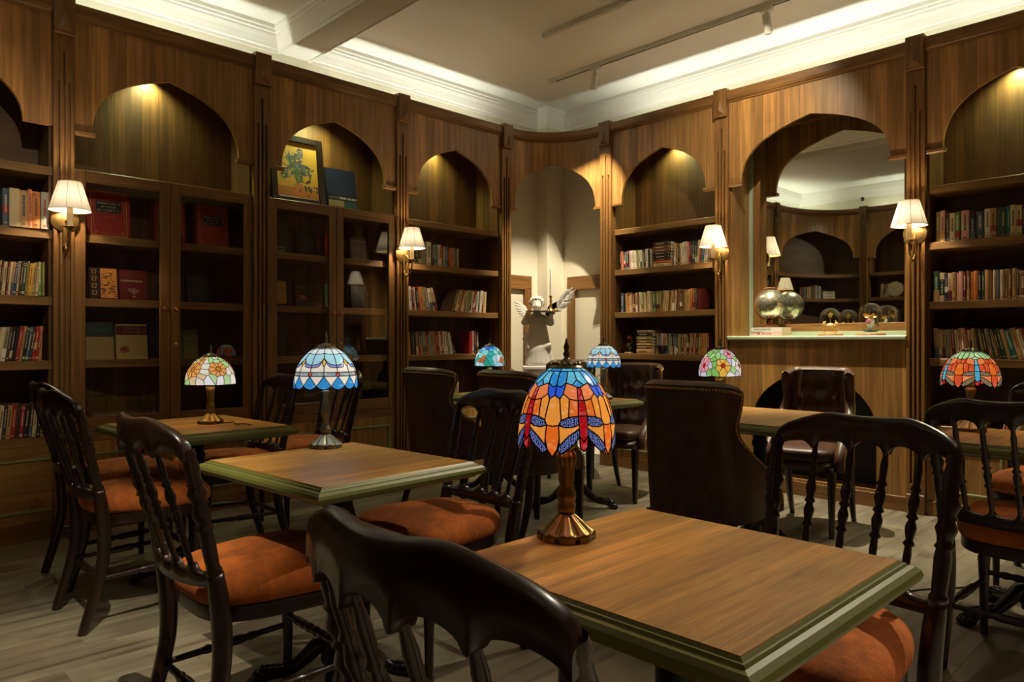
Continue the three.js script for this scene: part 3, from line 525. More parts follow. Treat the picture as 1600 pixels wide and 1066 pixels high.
// ---------------------------------------------------------------- leather wing chairs (facing +x)
const wing = (() => {
  const L90 = 0.345, ext = (y) => 0.225 + 0.335 * (1 - smooth(0.44, 0.78, y)) + 0.05 * smooth(.78, .92, y);
  const half = (y) => 0.236 - 0.020 * smooth(.5, 1, y);
  const tab = []; { let L = 0, px = -.255, pz = 0; for (let i = 0; i <= 600; i++) { const a = i / 600 * Math.PI / 2, x = -.255 * Math.pow(Math.cos(a), 2 / 3.6), z = .225 * Math.pow(Math.sin(a), 2 / 3.6); L += Math.hypot(x - px, z - pz); px = x; pz = z; tab.push(L); } }
  const angle = (s) => { const L = s * tab[600]; let lo = 0, hi = 600; while (hi - lo > 1) { const m = (lo + hi) >> 1; if (tab[m] < L) lo = m; else hi = m; } return (lo + (L - tab[lo]) / Math.max(1e-9, tab[hi] - tab[lo])) / 600 * Math.PI / 2; };
  const pos = (l, y) => { const s = Math.sign(l), q = Math.abs(l), w = half(y), lean = -0.12 * Math.max(0, y - 0.42); let x, z; if (q <= L90) { const a = angle(q / L90), e = 2 / 3.6; x = -0.255 * Math.pow(Math.cos(a), e) + 0.0; z = w * Math.pow(Math.sin(a), e); if (q < 1e-6) z = 0; } else { x = q - L90; z = w + 0.01 * (q - L90); } return [x + lean, s * z]; };
  const Y0 = 0.385, Y1 = 0.965, NS = 64, NY = 30, TH = 0.052;
  const pt = (l, y, off) => { const e = 0.004, A = pos(l - e, y), B = pos(l + e, y), tx = B[0] - A[0], tz = B[1] - A[1], n = Math.hypot(tx, tz) || 1, P = pos(l, y); return [P[0] + tz / n * off, y, P[1] - tx / n * off]; };   // inward offset
  const lAt = (a, y) => (a * 2 - 1) * ext(y), topY = (a) => Y1 - 0.03 * Math.pow(Math.abs(a * 2 - 1), 4);
  const yy = (a, b) => Y0 + (topY(a) - Y0) * b;
  const outer = grid(NS, NY, (a, b) => pt(lAt(a, yy(a, b)), yy(a, b), 0));
  const tuft = (l, y) => { if (Math.abs(l) > 0.19 || y < 0.5) return 0; const zl = Math.sign(l) * Math.abs(pos(l, y)[1]); let d = 1; for (let r = 0; r < 3; r++) for (let c = -2; c <= 2; c++) { const bx_ = (c + (r % 2 ? .5 : 0)) * 0.115, by = 0.85 - r * 0.115; d = Math.min(d, Math.hypot(zl - bx_, (y - by))); } const fade = 1 - smooth(.135, .185, Math.abs(l)); return 0.034 * fade * (Math.pow(Math.min(1, d / 0.07), 0.6) - 1) + 0.014 * fade; };
  const inner = grid(NS * 2, NY * 2, (a, b) => { const A = 1 - a, y = yy(A, b), l = lAt(A, y) * 0.985; return pt(l, y, TH + 0.035 * (1 - smooth(.13, .20, Math.abs(l))) * smooth(.42, .55, y) + tuft(l, y)); });
  const bulge = (c) => Math.sin(c * Math.PI) * 0.018;
  const top = grid(NS, 6, (a, b) => { const y = topY(a), l = lAt(a, y), o = pt(l, y, (TH + 0.035 * (1 - smooth(.13, .20, Math.abs(l)))) * b); return [o[0], o[1] + bulge(b), o[2]]; });
  const edge = (s) => grid(6, NY, (a, b) => { const A = s > 0 ? 1 : 0, y = yy(A, b), l = lAt(A, y), k = s > 0 ? a : 1 - a, o = pt(l * (0.985 + .015), y, TH * k), P = pt(l + s * bulge(k) * 1.0, y, TH * k); return [P[0], o[1], P[2]]; });
  const shell = join([outer, inner, top, edge(1), edge(-1)]); { const p = shell.attributes.position, uv = shell.attributes.uv; for (let i = 0; i < p.count; i++) uv.setXY(i, p.getZ(i) * 2 + p.getX(i), p.getY(i) * 2); }
  const nails = []; const nail = (p) => nails.push(ball(0.0066, p[0], p[1], p[2], [1, 1, 1], 6, 4));
  for (const s of [-1, 1]) for (let i = 0; i < 52; i++) { const y = 0.395 + i / 51 * 0.545; nail(pt(s * (ext(y) - 0.016), y, -0.001)); }
  for (let i = 0; i <= 46; i++) { const a = i / 46, y = topY(a) - 0.014; nail(pt((a * 2 - 1) * (ext(y) - 0.016), y, -0.001)); }
  const buttons = []; for (let r = 0; r < 3; r++) for (let c = -2; c <= 2; c++) { const zz = (c + (r % 2 ? .5 : 0)) * 0.115, l = zz * 0.345 / tab[600], y = 0.85 - r * 0.115; if (Math.abs(l) > 0.14) continue; buttons.push(ball(0.010, ...pt(l, y, TH + 0.035 + tuft(l, y) + 0.003), [1, 1, 1], 8, 6)); }
  const sp = (a, s) => { const c = Math.cos(a), d = Math.sin(a), e = 2 / 4.5; return [0.045 + Math.sign(c) * Math.pow(Math.abs(c), e) * 0.225 * s, Math.sign(d) * Math.pow(Math.abs(d), e) * 0.180 * s]; };
  const ringy = (R) => grid(56, R.length - 1, (a, b) => { const [s, y] = R[Math.round(b * (R.length - 1))], [x, z] = sp(-a * Math.PI * 2, s); return [x, y, z]; }, true);
  const cushion = ringy([[.001, .44], [.98, .44], [1.01, .45], [1.015, .47], [1.0, .49], [.95, .503], [.85, .511], [.6, .518], [.3, .522], [.001, .523]]);
  const frame = ringy([[.001, .385], [1.0, .385], [1.0, .439], [.001, .439]]);
  for (const g of [cushion]) { const p = g.attributes.position, uv = g.attributes.uv; for (let i = 0; i < p.count; i++) uv.setXY(i, p.getX(i) * 2, p.getZ(i) * 2); }
  const fleg = new THREE.CylinderGeometry(0.030, 0.018, 0.385, 4, 1).rotateY(Math.PI / 4), rleg = (s) => sweep([[-0.30, 0, s * .19], [-0.25, 0.12, s * .19], [-0.215, 0.25, s * .19], [-0.20, 0.40, s * .19]], [0.016, 0.02, 0.024, 0.026], 12, 8);
  return { shell, nails: join(nails), buttons, cushion, frame, fleg: clean(fleg), rleg };
})();
let wingProto = null;
function wingChair(label, u, v, turn) {
  if (wingProto) return copy(wingProto, label, [u, 0, -v], turn);
  const t = wingProto = thing('leather_armchair', label, 'chair', [u, 0, -v], turn, 'dark leather wing chairs with nail trim');
  const back = mesh('backrest', wing.shell, M.leather, t);
  const n = mesh('nail_trim', wing.nails, M.nail, t); n.userData.kind = 'stuff';
  for (const b of wing.buttons) mesh('button', b, M.leather, back);
  mesh('seat_cushion', wing.cushion, M.leather, t); mesh('seat_frame', wing.frame, M.leather, t);
  for (const s of [-1, 1]) { mesh('leg', wing.fleg.clone().translate(0.235, 0.1925, s * 0.18), M.darkWood, t); mesh('leg', wing.rleg(s), M.darkWood, t); }
  return t;
}
wingChair('big dark leather wing chair seen from behind, before the flower lamp table', 2.92, 1.71, 0.05);
wingChair('dark leather wing chair seen from behind, beside the shelf of leaning books', 3.06, 3.72, 0.0);
wingChair('dark leather wing chair whose top edge shows just under the teal lamp', 3.12, 3.05, 0.0);
wingChair('brown leather wing chair facing the camera, just in front of the white statue', 4.72, 4.14, Math.PI + 0.72);
wingChair('brown buttoned wing chair facing the camera, behind the second blue and white lamp', 4.36, 3.28, Math.PI + 0.22);
wingChair('brown buttoned wing chair in front of the dark pointed opening', 4.45, 1.93, Math.PI + 0.16);

// ---------------------------------------------------------------- leaded-glass table lamps
const PAL = { tan2: '#e8c79a', sky: '#5fc3e6', azure: '#2f8fd8', deep: '#2a5be0', amber: '#f59a3c', orange: '#ee6f22', coral: '#f4854a', red: '#b80f16', wing: '#5f74c8', lime: '#b9dba0', mint: '#a9d890', milk: '#f2ead8', white: '#f4f2f4', rust: '#e0532a', cyan: '#46b4e0', tan: '#cdb07e', ice: '#a6dcec', pale: '#dfeef2', violet: '#8f93d0', gold: '#f0b84a', slate: '#93a2ac', petal: '#f0a050', brown: '#c87a28', leaf: '#86bf62', pink: '#ef9aa6', teal: '#35b0a8', aqua: '#8fdcd6', seagreen: '#3aa088', flame: '#d86a3a', lilac: '#cfcadf' };
const pane = (c, ...pts) => ({ c, pts });
const mirrorPts = (p) => p.map(([s, t]) => [1 - s, t]).reverse();
const both = (c, ...pts) => [pane(c, ...pts), pane(c, ...mirrorPts(pts))];
function dragonfly(k) {       // one of five repeats; k maps roles to colours
  return [
    pane(k.top, [0, 0], [.5, 0], [.5, .1], [.28, .1], [0, .1]), pane(k.top2, [.5, 0], [1, 0], [1, .1], [.72, .1], [.5, .1]),
    ...both(k.top2, [0, .1], [.28, .1], [.22, .3], [.08, .36], [0, .33]), ...both(k.top, [.28, .1], [.5, .1], [.5, .25], [.36, .33], [.22, .3]),
    pane(k.mid, [.36, .33], [.5, .25], [.64, .33], [.54, .36], [.46, .36]),
    pane(k.body, [.46, .36], [.54, .36], [.56, .52], [.44, .52]), pane(k.body, [.44, .52], [.56, .52], [.58, .68], [.42, .68]),
    pane(k.body, [.42, .68], [.58, .68], [.57, .78], [.57, .80], [.57, .87], [.5, .93], [.43, .87], [.43, .80], [.43, .78]), pane(k.head, [.43, .87], [.5, .93], [.57, .87], [.56, .98], [.5, 1.02], [.44, .98]),
    ...both(k.f1, [.22, .3], [.36, .33], [.46, .36], [.44, .52], [.28, .5], [.16, .44]), ...both(k.gem, [0, .33], [.08, .36], [.22, .3], [.16, .44], [.1, .5], [0, .46]),
    ...both(k.f2, [.1, .5], [.16, .44], [.28, .5], [.26, .69], [.14, .72]), ...both(k.f3, [.28, .5], [.44, .52], [.42, .68], [.26, .69]),
    pane(k.flame, [0, .46], [.1, .5], [.14, .72], [.1, .77], [0, .78], [-.1, .77], [-.14, .72], [-.1, .5]), pane(k.flame2, [0, .78], [.1, .77], [.115, .90], [.08, 1.0], [0, 1.07], [-.08, 1.0], [-.115, .90], [-.1, .77]),
    ...both(k.wing, [.42, .68], [.43, .76], [.34, .785], [.2, .79], [.1, .77], [.14, .72], [.26, .69]), ...both(k.f4, [.1, .77], [.2, .79], [.34, .785], [.43, .76], [.43, .80], [.26, .87], [.115, .96], [.115, .90]),
    ...both(k.wing, [.43, .80], [.43, .87], [.36, .94], [.26, .99], [.15, 1.04], [.08, 1.0], [.115, .96], [.26, .87])];
}
function baroque() {          // one of seven scalloped repeats
  return [
    pane('white', [0, 0], [.5, 0], [.5, .05], [.25, .09], [0, .05]), pane('violet', [.5, 0], [1, 0], [1, .05], [.75, .09], [.5, .05]),
    ...both('pale', [0, .05], [.25, .09], [.5, .05], [.5, .27], [.25, .265], [0, .24]), ...both('ice', [0, .24], [.25, .265], [.5, .27], [.5, .55], [.25, .53], [.08, .45], [0, .38]),
    ...both('violet', [0, .38], [.08, .45], [.25, .53], [.5, .55], [.5, .61], [.22, .59], [.09, .49]), pane('gold', [0, .38], [.09, .49], [0, .59], [-.09, .49]),
    ...both('milk', [.09, .49], [.22, .59], [.5, .61], [.5, .70], [.44, .7], [0, .7], [0, .59]),
    ...both('slate', [0, .7], [.44, .7], [.44, .78], [0, .78]), pane('red', [.44, .7], [.56, .7], [.56, .78], [.44, .78]),
    pane('azure', [0, .78], [.25, .97], [.13, 1.02], [0, 1.04], [-.13, 1.02], [-.25, .97]), pane('azure', [.5, .78], [.75, .97], [.63, 1.02], [.5, 1.04], [.37, 1.02], [.25, .97]),
    ...both('milk', [0, .78], [.44, .78], [.5, .78], [.25, .97])];
}
function cells(seeds, W, hem) {   // Voronoi panes in (angle, height) for the flower lamps; flowers are a centre with a ring of petals
  const out = [], A = Math.PI * 2;
  seeds.forEach(([a, t, c], i) => {
    let poly = [[a - 1.2, 0], [a + 1.2, 0], [a + 1.2, 1], [a - 1.2, 1]];
    seeds.forEach(([b0, u], j) => { for (const k of [-A, 0, A]) { if (i === j && k === 0) continue; const b = b0 + k; if (Math.abs(b - a) > 1.6) continue; const mx = (a + b) / 2, mt = (t + u) / 2, dx = (b - a) * W * W, dt = u - t; const nxt = []; for (let q = 0; q < poly.length; q++) { const P = poly[q], Q = poly[(q + 1) % poly.length], sp = (P[0] - mx) * dx + (P[1] - mt) * dt, sq = (Q[0] - mx) * dx + (Q[1] - mt) * dt; if (sp <= 0) nxt.push(P); if ((sp < 0) !== (sq < 0) && sp !== sq) { const r = sp / (sp - sq); nxt.push([P[0] + (Q[0] - P[0]) * r, P[1] + (Q[1] - P[1]) * r]); } } poly = nxt; } });
    if (poly.length > 2) out.push({ c, pts: poly.map(([x, y]) => [x, y > .999 ? 1 + hem(x) : y]) });
  });
  return out;
}
function flowerSeeds(list, fill, W, n, r0) {
  const seeds = [];
  for (const [a, t, c, mid, petals, rad] of list) { seeds.push([a, t, mid]); for (let k = 0; k < petals; k++) { const w = (k + .5) / petals * Math.PI * 2; seeds.push([a + Math.cos(w) * rad / W, t + Math.sin(w) * rad, c]); } }
  let tries = 0; while (n > 0 && tries++ < 4000) { const a = rnd() * Math.PI * 2, t = rr(.02, .98); let ok = true; for (const [b, u] of seeds) { let d = Math.abs(a - b); d = Math.min(d, Math.PI * 2 - d); if (Math.hypot(d * W, t - u) < r0) { ok = false; break; } } if (ok) { seeds.push([a, t, fill[Math.floor(rnd() * fill.length)]]); n--; } }
  return seeds;
}
const lampCache = {};
function shadeParts(key, design, R, H, sectors) {
  if (lampCache[key]) return lampCache[key];
  const A0 = 0.30, A1 = Math.PI / 2 + 0.06;
  const P = (a, t, k = 1) => { const w = A0 + (A1 - A0) * t, r = R * Math.sin(w) * k, y = H * Math.cos(w) * k; return [r * Math.sin(a), y, r * Math.cos(a)]; };
  const N = (a, t) => { const w = A0 + (A1 - A0) * t; return V3(Math.sin(w) * Math.sin(a) / R, Math.cos(w) / H, Math.sin(w) * Math.cos(a) / R).normalize(); };
  const cv = document.createElement('canvas'); cv.width = 1024; cv.height = 512; const cx = cv.getContext('2d'); cx.fillStyle = '#201810'; cx.fillRect(0, 0, 1024, 512);
  const X = (a) => a / (2 * Math.PI) * 1024, Y = (t) => t / 1.08 * 512, panes = [], edges = new Map(), list = [];
  if (sectors) for (let s = 0; s < sectors; s++) for (const p of design) list.push({ c: p.c, pts: p.pts.map(([x, t]) => [(x + s) / sectors * Math.PI * 2, t]) }); else list.push(...design);
  for (const p of list) {
    const pts = []; p.pts.forEach((q, i) => { const n = p.pts[(i + 1) % p.pts.length], k = Math.max(1, Math.ceil(Math.max(Math.abs(n[0] - q[0]) / 0.16, Math.abs(n[1] - q[1]) / 0.14))); for (let j = 0; j < k; j++) pts.push([q[0] + (n[0] - q[0]) * j / k, q[1] + (n[1] - q[1]) * j / k]); const kk = [q, n].map((v) => (((Math.round(v[0] * 400) % 2513) + 2513) % 2513) + ',' + Math.round(v[1] * 400)).sort().join('|'); edges.set(kk, [q, n]); });
    const base = PAL[p.c] || p.c, isWing = p.c === 'wing' || p.c === 'tan';
    for (const sh of [-1024, 0, 1024]) {
      const path = () => { cx.beginPath(); p.pts.forEach(([a, t], i) => i ? cx.lineTo(X(a) + sh, Y(t)) : cx.moveTo(X(a) + sh, Y(t))); cx.closePath(); };
      if (!p.pts.some(([a]) => X(a) + sh > -40 && X(a) + sh < 1064)) continue;
      cx.save(); path(); cx.lineWidth = 5; cx.strokeStyle = base; cx.fillStyle = base; cx.fill(); cx.stroke(); path(); cx.clip();
      const xs = p.pts.map(([a]) => X(a) + sh), ys = p.pts.map(([, t]) => Y(t)), x0 = Math.min(...xs), x1 = Math.max(...xs), y0 = Math.min(...ys), y1 = Math.max(...ys);
      if (isWing) { cx.fillStyle = p.c === 'tan' ? '#3a2c1c' : '#12163a'; cx.fillRect(x0, y0, x1 - x0, y1 - y0); cx.fillStyle = p.c === 'tan' ? '#e2d2ac' : '#9db2ff'; for (let y = y0; y < y1; y += 5.6) for (let x = x0; x < x1; x += 6.6) { cx.beginPath(); cx.ellipse(x + hash(x | 0, y | 0) * 3.4, y + hash(y | 0, x | 0) * 2.6, 2.3, 1.8, 0, 0, 7); cx.fill(); } }
      else for (let i = 0; i < 9; i++) { const bxx = x0 + (x1 - x0) * hash(i + panes.length * 3, 1), byy = y0 + (y1 - y0) * hash(i, panes.length + 2), r = 5 + 12 * hash(i, 3 + panes.length); const gd = cx.createRadialGradient(bxx, byy, 0, bxx, byy, r); const light = hash(i + 5, panes.length) > .5; gd.addColorStop(0, light ? 'rgba(255,250,225,0.30)' : 'rgba(70,20,10,0.16)'); gd.addColorStop(1, 'rgba(255,255,255,0)'); cx.fillStyle = gd; cx.fillRect(x0, y0, x1 - x0, y1 - y0); }
      cx.restore();
    }
    const tri = THREE.ShapeUtils.triangulateShape(pts.map(([a, t]) => new THREE.Vector2(a * 1.3, -t)), []), pos = [], nor = [], uv = [], put = (i, k, flip) => { const [a, t] = pts[i], q = P(a, t, k), n = N(a, t).multiplyScalar(flip ? -1 : 1); pos.push(...q); nor.push(n.x, n.y, n.z); uv.push(a / (2 * Math.PI), 1 - t / 1.08); };
    for (const [i, j, k] of tri) { put(i, 1); put(j, 1); put(k, 1); put(k, .972, 1); put(j, .972, 1); put(i, .972, 1); }
    const g = new THREE.BufferGeometry(); g.setAttribute('position', new THREE.Float32BufferAttribute(pos, 3)); g.setAttribute('normal', new THREE.Float32BufferAttribute(nor, 3)); g.setAttribute('uv', new THREE.Float32BufferAttribute(uv, 2)); panes.push(g);
  }
  const lead = []; for (const [q, n] of edges.values()) { const k = Math.max(1, Math.ceil(Math.max(Math.abs(n[0] - q[0]) / 0.16, Math.abs(n[1] - q[1]) / 0.14))), pts = []; for (let j = 0; j <= k; j++) pts.push(V3(...P(q[0] + (n[0] - q[0]) * j / k, q[1] + (n[1] - q[1]) * j / k, .998))); if (pts[0].distanceTo(pts[k]) < 1e-4) continue; lead.push(new THREE.TubeGeometry(new THREE.CatmullRomCurve3(pts), k, R * 0.0142, 5)); }
  const tex = new THREE.CanvasTexture(cv); tex.colorSpace = THREE.SRGBColorSpace; tex.wrapS = THREE.RepeatWrapping;
  const mat = S({ map: tex, emissiveMap: tex, emissive: 0xffffff, emissiveIntensity: 0.72, roughness: 0.25, side: THREE.DoubleSide });
  return lampCache[key] = { panes, lead: join(lead.map(clean)), mat, P, R, H };
}
const baseFlower = (lobes, r0, depth, rise) => grid(lobes * 18, 22, (a, b) => {     // petalled foot
  const w = a * Math.PI * 2, prof = [[r0, 0.0], [r0, 0.012], [r0 * .97, 0.016], [r0 * .87, 0.020], [r0 * .76, 0.025], [r0 * .65, 0.0305], [r0 * .54, 0.036], [r0 * .44, 0.041], [r0 * .34, 0.0455], [r0 * .27, 0.049], [0.013, 0.051]], q = b * (prof.length - 1), i = Math.min(prof.length - 2, Math.floor(q)), f = q - i;
  const r = prof[i][0] + (prof[i + 1][0] - prof[i][0]) * f, y = (prof[i][1] + (prof[i + 1][1] - prof[i][1]) * f) * rise, l = 0.5 + 0.5 * Math.cos(w * lobes), lob = 1 + depth * (l - .5) * smooth(0.3, .95, r / r0), ridge = (0.004 * Math.pow(1 - l, 8) + 0.0022 * Math.pow(l, 14)) * smooth(.12, .3, b) * smooth(1, .8, b);
  return [Math.sin(w) * (r * lob), Math.max(0, y - ridge + 0.003 * (l - .5) * smooth(.1, .25, b) * smooth(1, .6, b)), Math.cos(w) * (r * lob)];
}, true);
const lower = (p) => p.map(([r, y]) => [r, y < .12 ? .048 + (y - .072) * 1.5 : y]);
const stemA = (k) => lathe(lower([[0, .072], [.015, .072], [.018, .077], [.019, .083], [.016, .089], [.0195, .094], [.0195, .101], [.015, .106], [.014, .112], [.0165, .118], [.0155, .165 * k], [.017, .172 * k], [.0125, .18 * k], [.0115, .186 * k], [.019, .192 * k], [.0225, .2 * k], [.0235, .212 * k], [.019, .216 * k], [0, .216 * k]]), 24);
const stemB = (k) => lathe(lower([[0, .072], [.012, .072], [.020, .079], [.0205, .086], [.014, .092], [.011, .10], [.0145, .12], [.0155, .135], [.012, .16 * k], [.0105, .168 * k], [.014, .171 * k], [.011, .175 * k], [.015, .18 * k], [.011, .184 * k], [.010, .192 * k], [.018, .198 * k], [.0185, .204 * k], [.011, .21 * k], [0, .214 * k]]), 24);
const flutes = (k) => [0, 1, 2, 3, 4, 5, 6, 7].map((i) => { const a = i / 8 * Math.PI * 2, d = (r, y) => [Math.sin(a) * r, y, Math.cos(a) * r]; return sweep([d(.0115, .105), d(.0150, .125), d(.0150, .14), d(.0115, .16 * k)], [.001, .0032, .0032, .001], 8, 5); });
const capitals = (k) => [0, 1, 2, 3, 4, 5].map((i) => { const a = i / 6 * Math.PI * 2, d = (r, y) => [Math.sin(a) * r, y, Math.cos(a) * r]; return sweep([d(.0155, .150 * k), d(.0172, .162 * k), d(.0178, .174 * k), d(.0135, .184 * k)], [.001, .004, .004, .001], 8, 5); });
function glassLamp(label, key, design, sectors, u, v, o) {
  const { R = 0.098, H = 0.148, k = 1, turn = 0, metal = M.bronze, stem = 'A', y = 0.7505, light = [1, .8, .6] } = o;
  const s = shadeParts(key, design, R, H, sectors), t = thing('table_lamp', label, 'lamp', [u, y, -v], turn, 'leaded-glass table lamps');
  mesh('lamp_base', baseFlower(o.lobes || 8, o.foot || 0.056, 0.10, 1), metal, t); mesh('foot_pad', lathe([[0, .0002], [(o.foot || .056) * .97, .0002], [(o.foot || .056) * .97, .009], [0, .009]], 32), M.black, t);
  mesh('stem', stem === 'A' ? [stemA(k), ...capitals(k)] : [stemB(k), ...flutes(k)], metal, t);
  const y0 = 0.216 * k - 0.012 + (o.lift || 0);
  const shade = new THREE.Group(); shade.name = 'lamp_shade'; shade.position.y = y0; t.add(shade);
  for (const g of s.panes) mesh('pane', g, s.mat, shade);
  mesh('leading', s.lead, M.lead, shade);
  const w0 = 0.30, rc = R * Math.sin(w0) * 1.12, yc = H * Math.cos(w0);
  const cap = lathe([[rc, yc - 0.004], [rc * 1.04, yc], [rc * .8, yc + .006], [rc * .45, yc + .013], [rc * .2, yc + .017], [.0045, yc + .02], [.0075, yc + .027], [.004, yc + .033], [.0065, yc + .04], [.003, yc + .05], [.0012, yc + .058], [0, yc + .059]], 24);
  const bumps = []; for (let i = 0; i < 14; i++) { const a = i / 14 * Math.PI * 2; bumps.push(ball(0.0042, Math.sin(a) * rc * .82, yc + .006, Math.cos(a) * rc * .82, [1, 1.2, 1], 6, 5)); }
  mesh('finial_cap', [cap, ...bumps], metal === M.bronze ? M.pewter : metal, t).position.y = y0;
  mesh('socket_rod', [lathe([[0, y0 - .02], [.0035, y0 - .02], [.0035, y0 + yc], [0, y0 + yc]], 8), lathe([[0, y0 - 0.0], [.012, y0 - 0.0], [.012, y0 + .03], [0, y0 + .03]], 14)], M.bronze, t);
  mesh('bulb', lathe([[0, .03], [.012, .032], [.022, .055], [.024, .068], [.018, .085], [.006, .094], [0, .095]], 14).translate(0, y0, 0), bulbGlow, t);
  const l = new THREE.PointLight(new THREE.Color(...light), LIGHT.lamp * (o.power || 1), 0, 2); l.position.set(0, y0 + .062, 0); l.castShadow = true; t.add(l);
  return t;
}
const DF_A = { top: 'sky', top2: 'azure', mid: 'azure', body: 'red', head: 'red', f1: 'coral', f2: 'amber', f3: 'orange', f4: 'amber', flame: 'amber', flame2: 'orange', gem: 'deep', wing: 'wing' };
const DF_B = { top: 'lime', top2: 'mint', mid: 'lime', body: 'cyan', head: 'red', f1: 'coral', f2: 'rust', f3: 'rust', f4: 'coral', flame: 'orange', flame2: 'rust', gem: 'rust', wing: 'tan' };
glassLamp('lamp with orange and blue leaded-glass dragonfly shade on the nearest table', 'dragonflyA', dragonfly(DF_A), 5, 1.101, 0.977, { turn: 3.90, R: 0.099, H: 0.152, foot: .057, stem: 'A', k: 0.96, lift: .006, light: [1, .72, .45] });
glassLamp('lamp with blue and white scalloped glass shade, beside the glass cabinets', 'baroque', baroque(), 7, 1.385, 2.435, { turn: 3.01, R: 0.117, H: 0.142, foot: .060, stem: 'B', metal: M.pewter, k: 1.16, light: [.9, .95, 1] });
{
  const W = 0.62, fl_ = []; for (let i = 0; i < 5; i++) fl_.push([i / 5 * 6.283 + .3, .55, 'petal', 'brown', 9, .145]); for (let i = 0; i < 3; i++) fl_.push([i / 3 * 6.283 + .95, .17, 'petal', 'amber', 8, .11]);
  seed = 21; glassLamp('lamp with sunflower leaded-glass shade on the table by the red dictionaries', 'sunflower', cells(flowerSeeds(fl_, ['milk', 'mint', 'white', 'lime', 'milk', 'tan2'], W, 46, .12), W, (x) => .015 * Math.abs(Math.sin(x * 9))), 0, 1.385, 3.53, { turn: 2.2, R: 0.115, H: 0.130, foot: .058, k: 0.98, light: [1, .75, .5] });
}
glassLamp('second lamp with blue and white scalloped glass shade, before the buttoned wing chair', 'baroque', null, 7, 3.90, 3.12, { turn: 2.4, R: 0.117, H: 0.142, foot: .060, stem: 'B', metal: M.pewter, k: 1.14, light: [.9, .95, 1] });
{
  const W = 0.62, fl_ = []; for (let i = 0; i < 6; i++) fl_.push([i / 6 * 6.283, .70, ['pink', 'gold', 'milk'][i % 3], 'red', 6, .13]); for (let i = 0; i < 3; i++) fl_.push([i / 3 * 6.283 + .5, .28, ['gold', 'milk', 'pink'][i], 'red', 5, .11]);
  seed = 33; glassLamp('lamp with pink and yellow flower glass shade, in front of the mirror bay', 'flowers', cells(flowerSeeds(fl_, ['leaf', 'lilac', 'leaf', 'lilac', 'mint', 'white'], W, 48, .12), W, (x) => .03 * Math.abs(Math.sin(x * 6))), 0, 3.56, 2.04, { turn: 1.2, R: 0.113, H: 0.140, k: 1.08, light: [1, .85, .7] });
}
glassLamp('lamp with green and red leaded-glass dragonfly shade by the tall bookshelves', 'dragonflyB', dragonfly(DF_B), 5, 3.70, 0.885, { turn: 4.54, R: 0.118, H: 0.143, foot: .062, k: 1.06, metal: M.pewter, light: [1, .8, .55] });
{
  const W = 0.62, fl_ = []; for (let i = 0; i < 4; i++) fl_.push([i / 4 * 6.283 + .6, .78, 'flame', 'gold', 3, .055]);
  const sd = flowerSeeds(fl_, ['aqua', 'aqua', 'teal', 'ice', 'seagreen', 'pale'], W, 80, .085).map(([a, t, c]) => [a, t, t < .22 ? (c === 'teal' ? 'azure' : 'deep') : t < .3 && c !== 'gold' ? 'cyan' : c]);
  seed = 55; glassLamp('lamp with teal and blue leaded-glass shade between the leather wing chairs', 'teal', cells(sd, W, (x) => .03 * Math.abs(Math.sin(x * 5))), 0, 3.57, 3.92, { turn: 1.2, R: 0.110, H: 0.14, k: 1.12, light: [.7, 1, .95] });
}

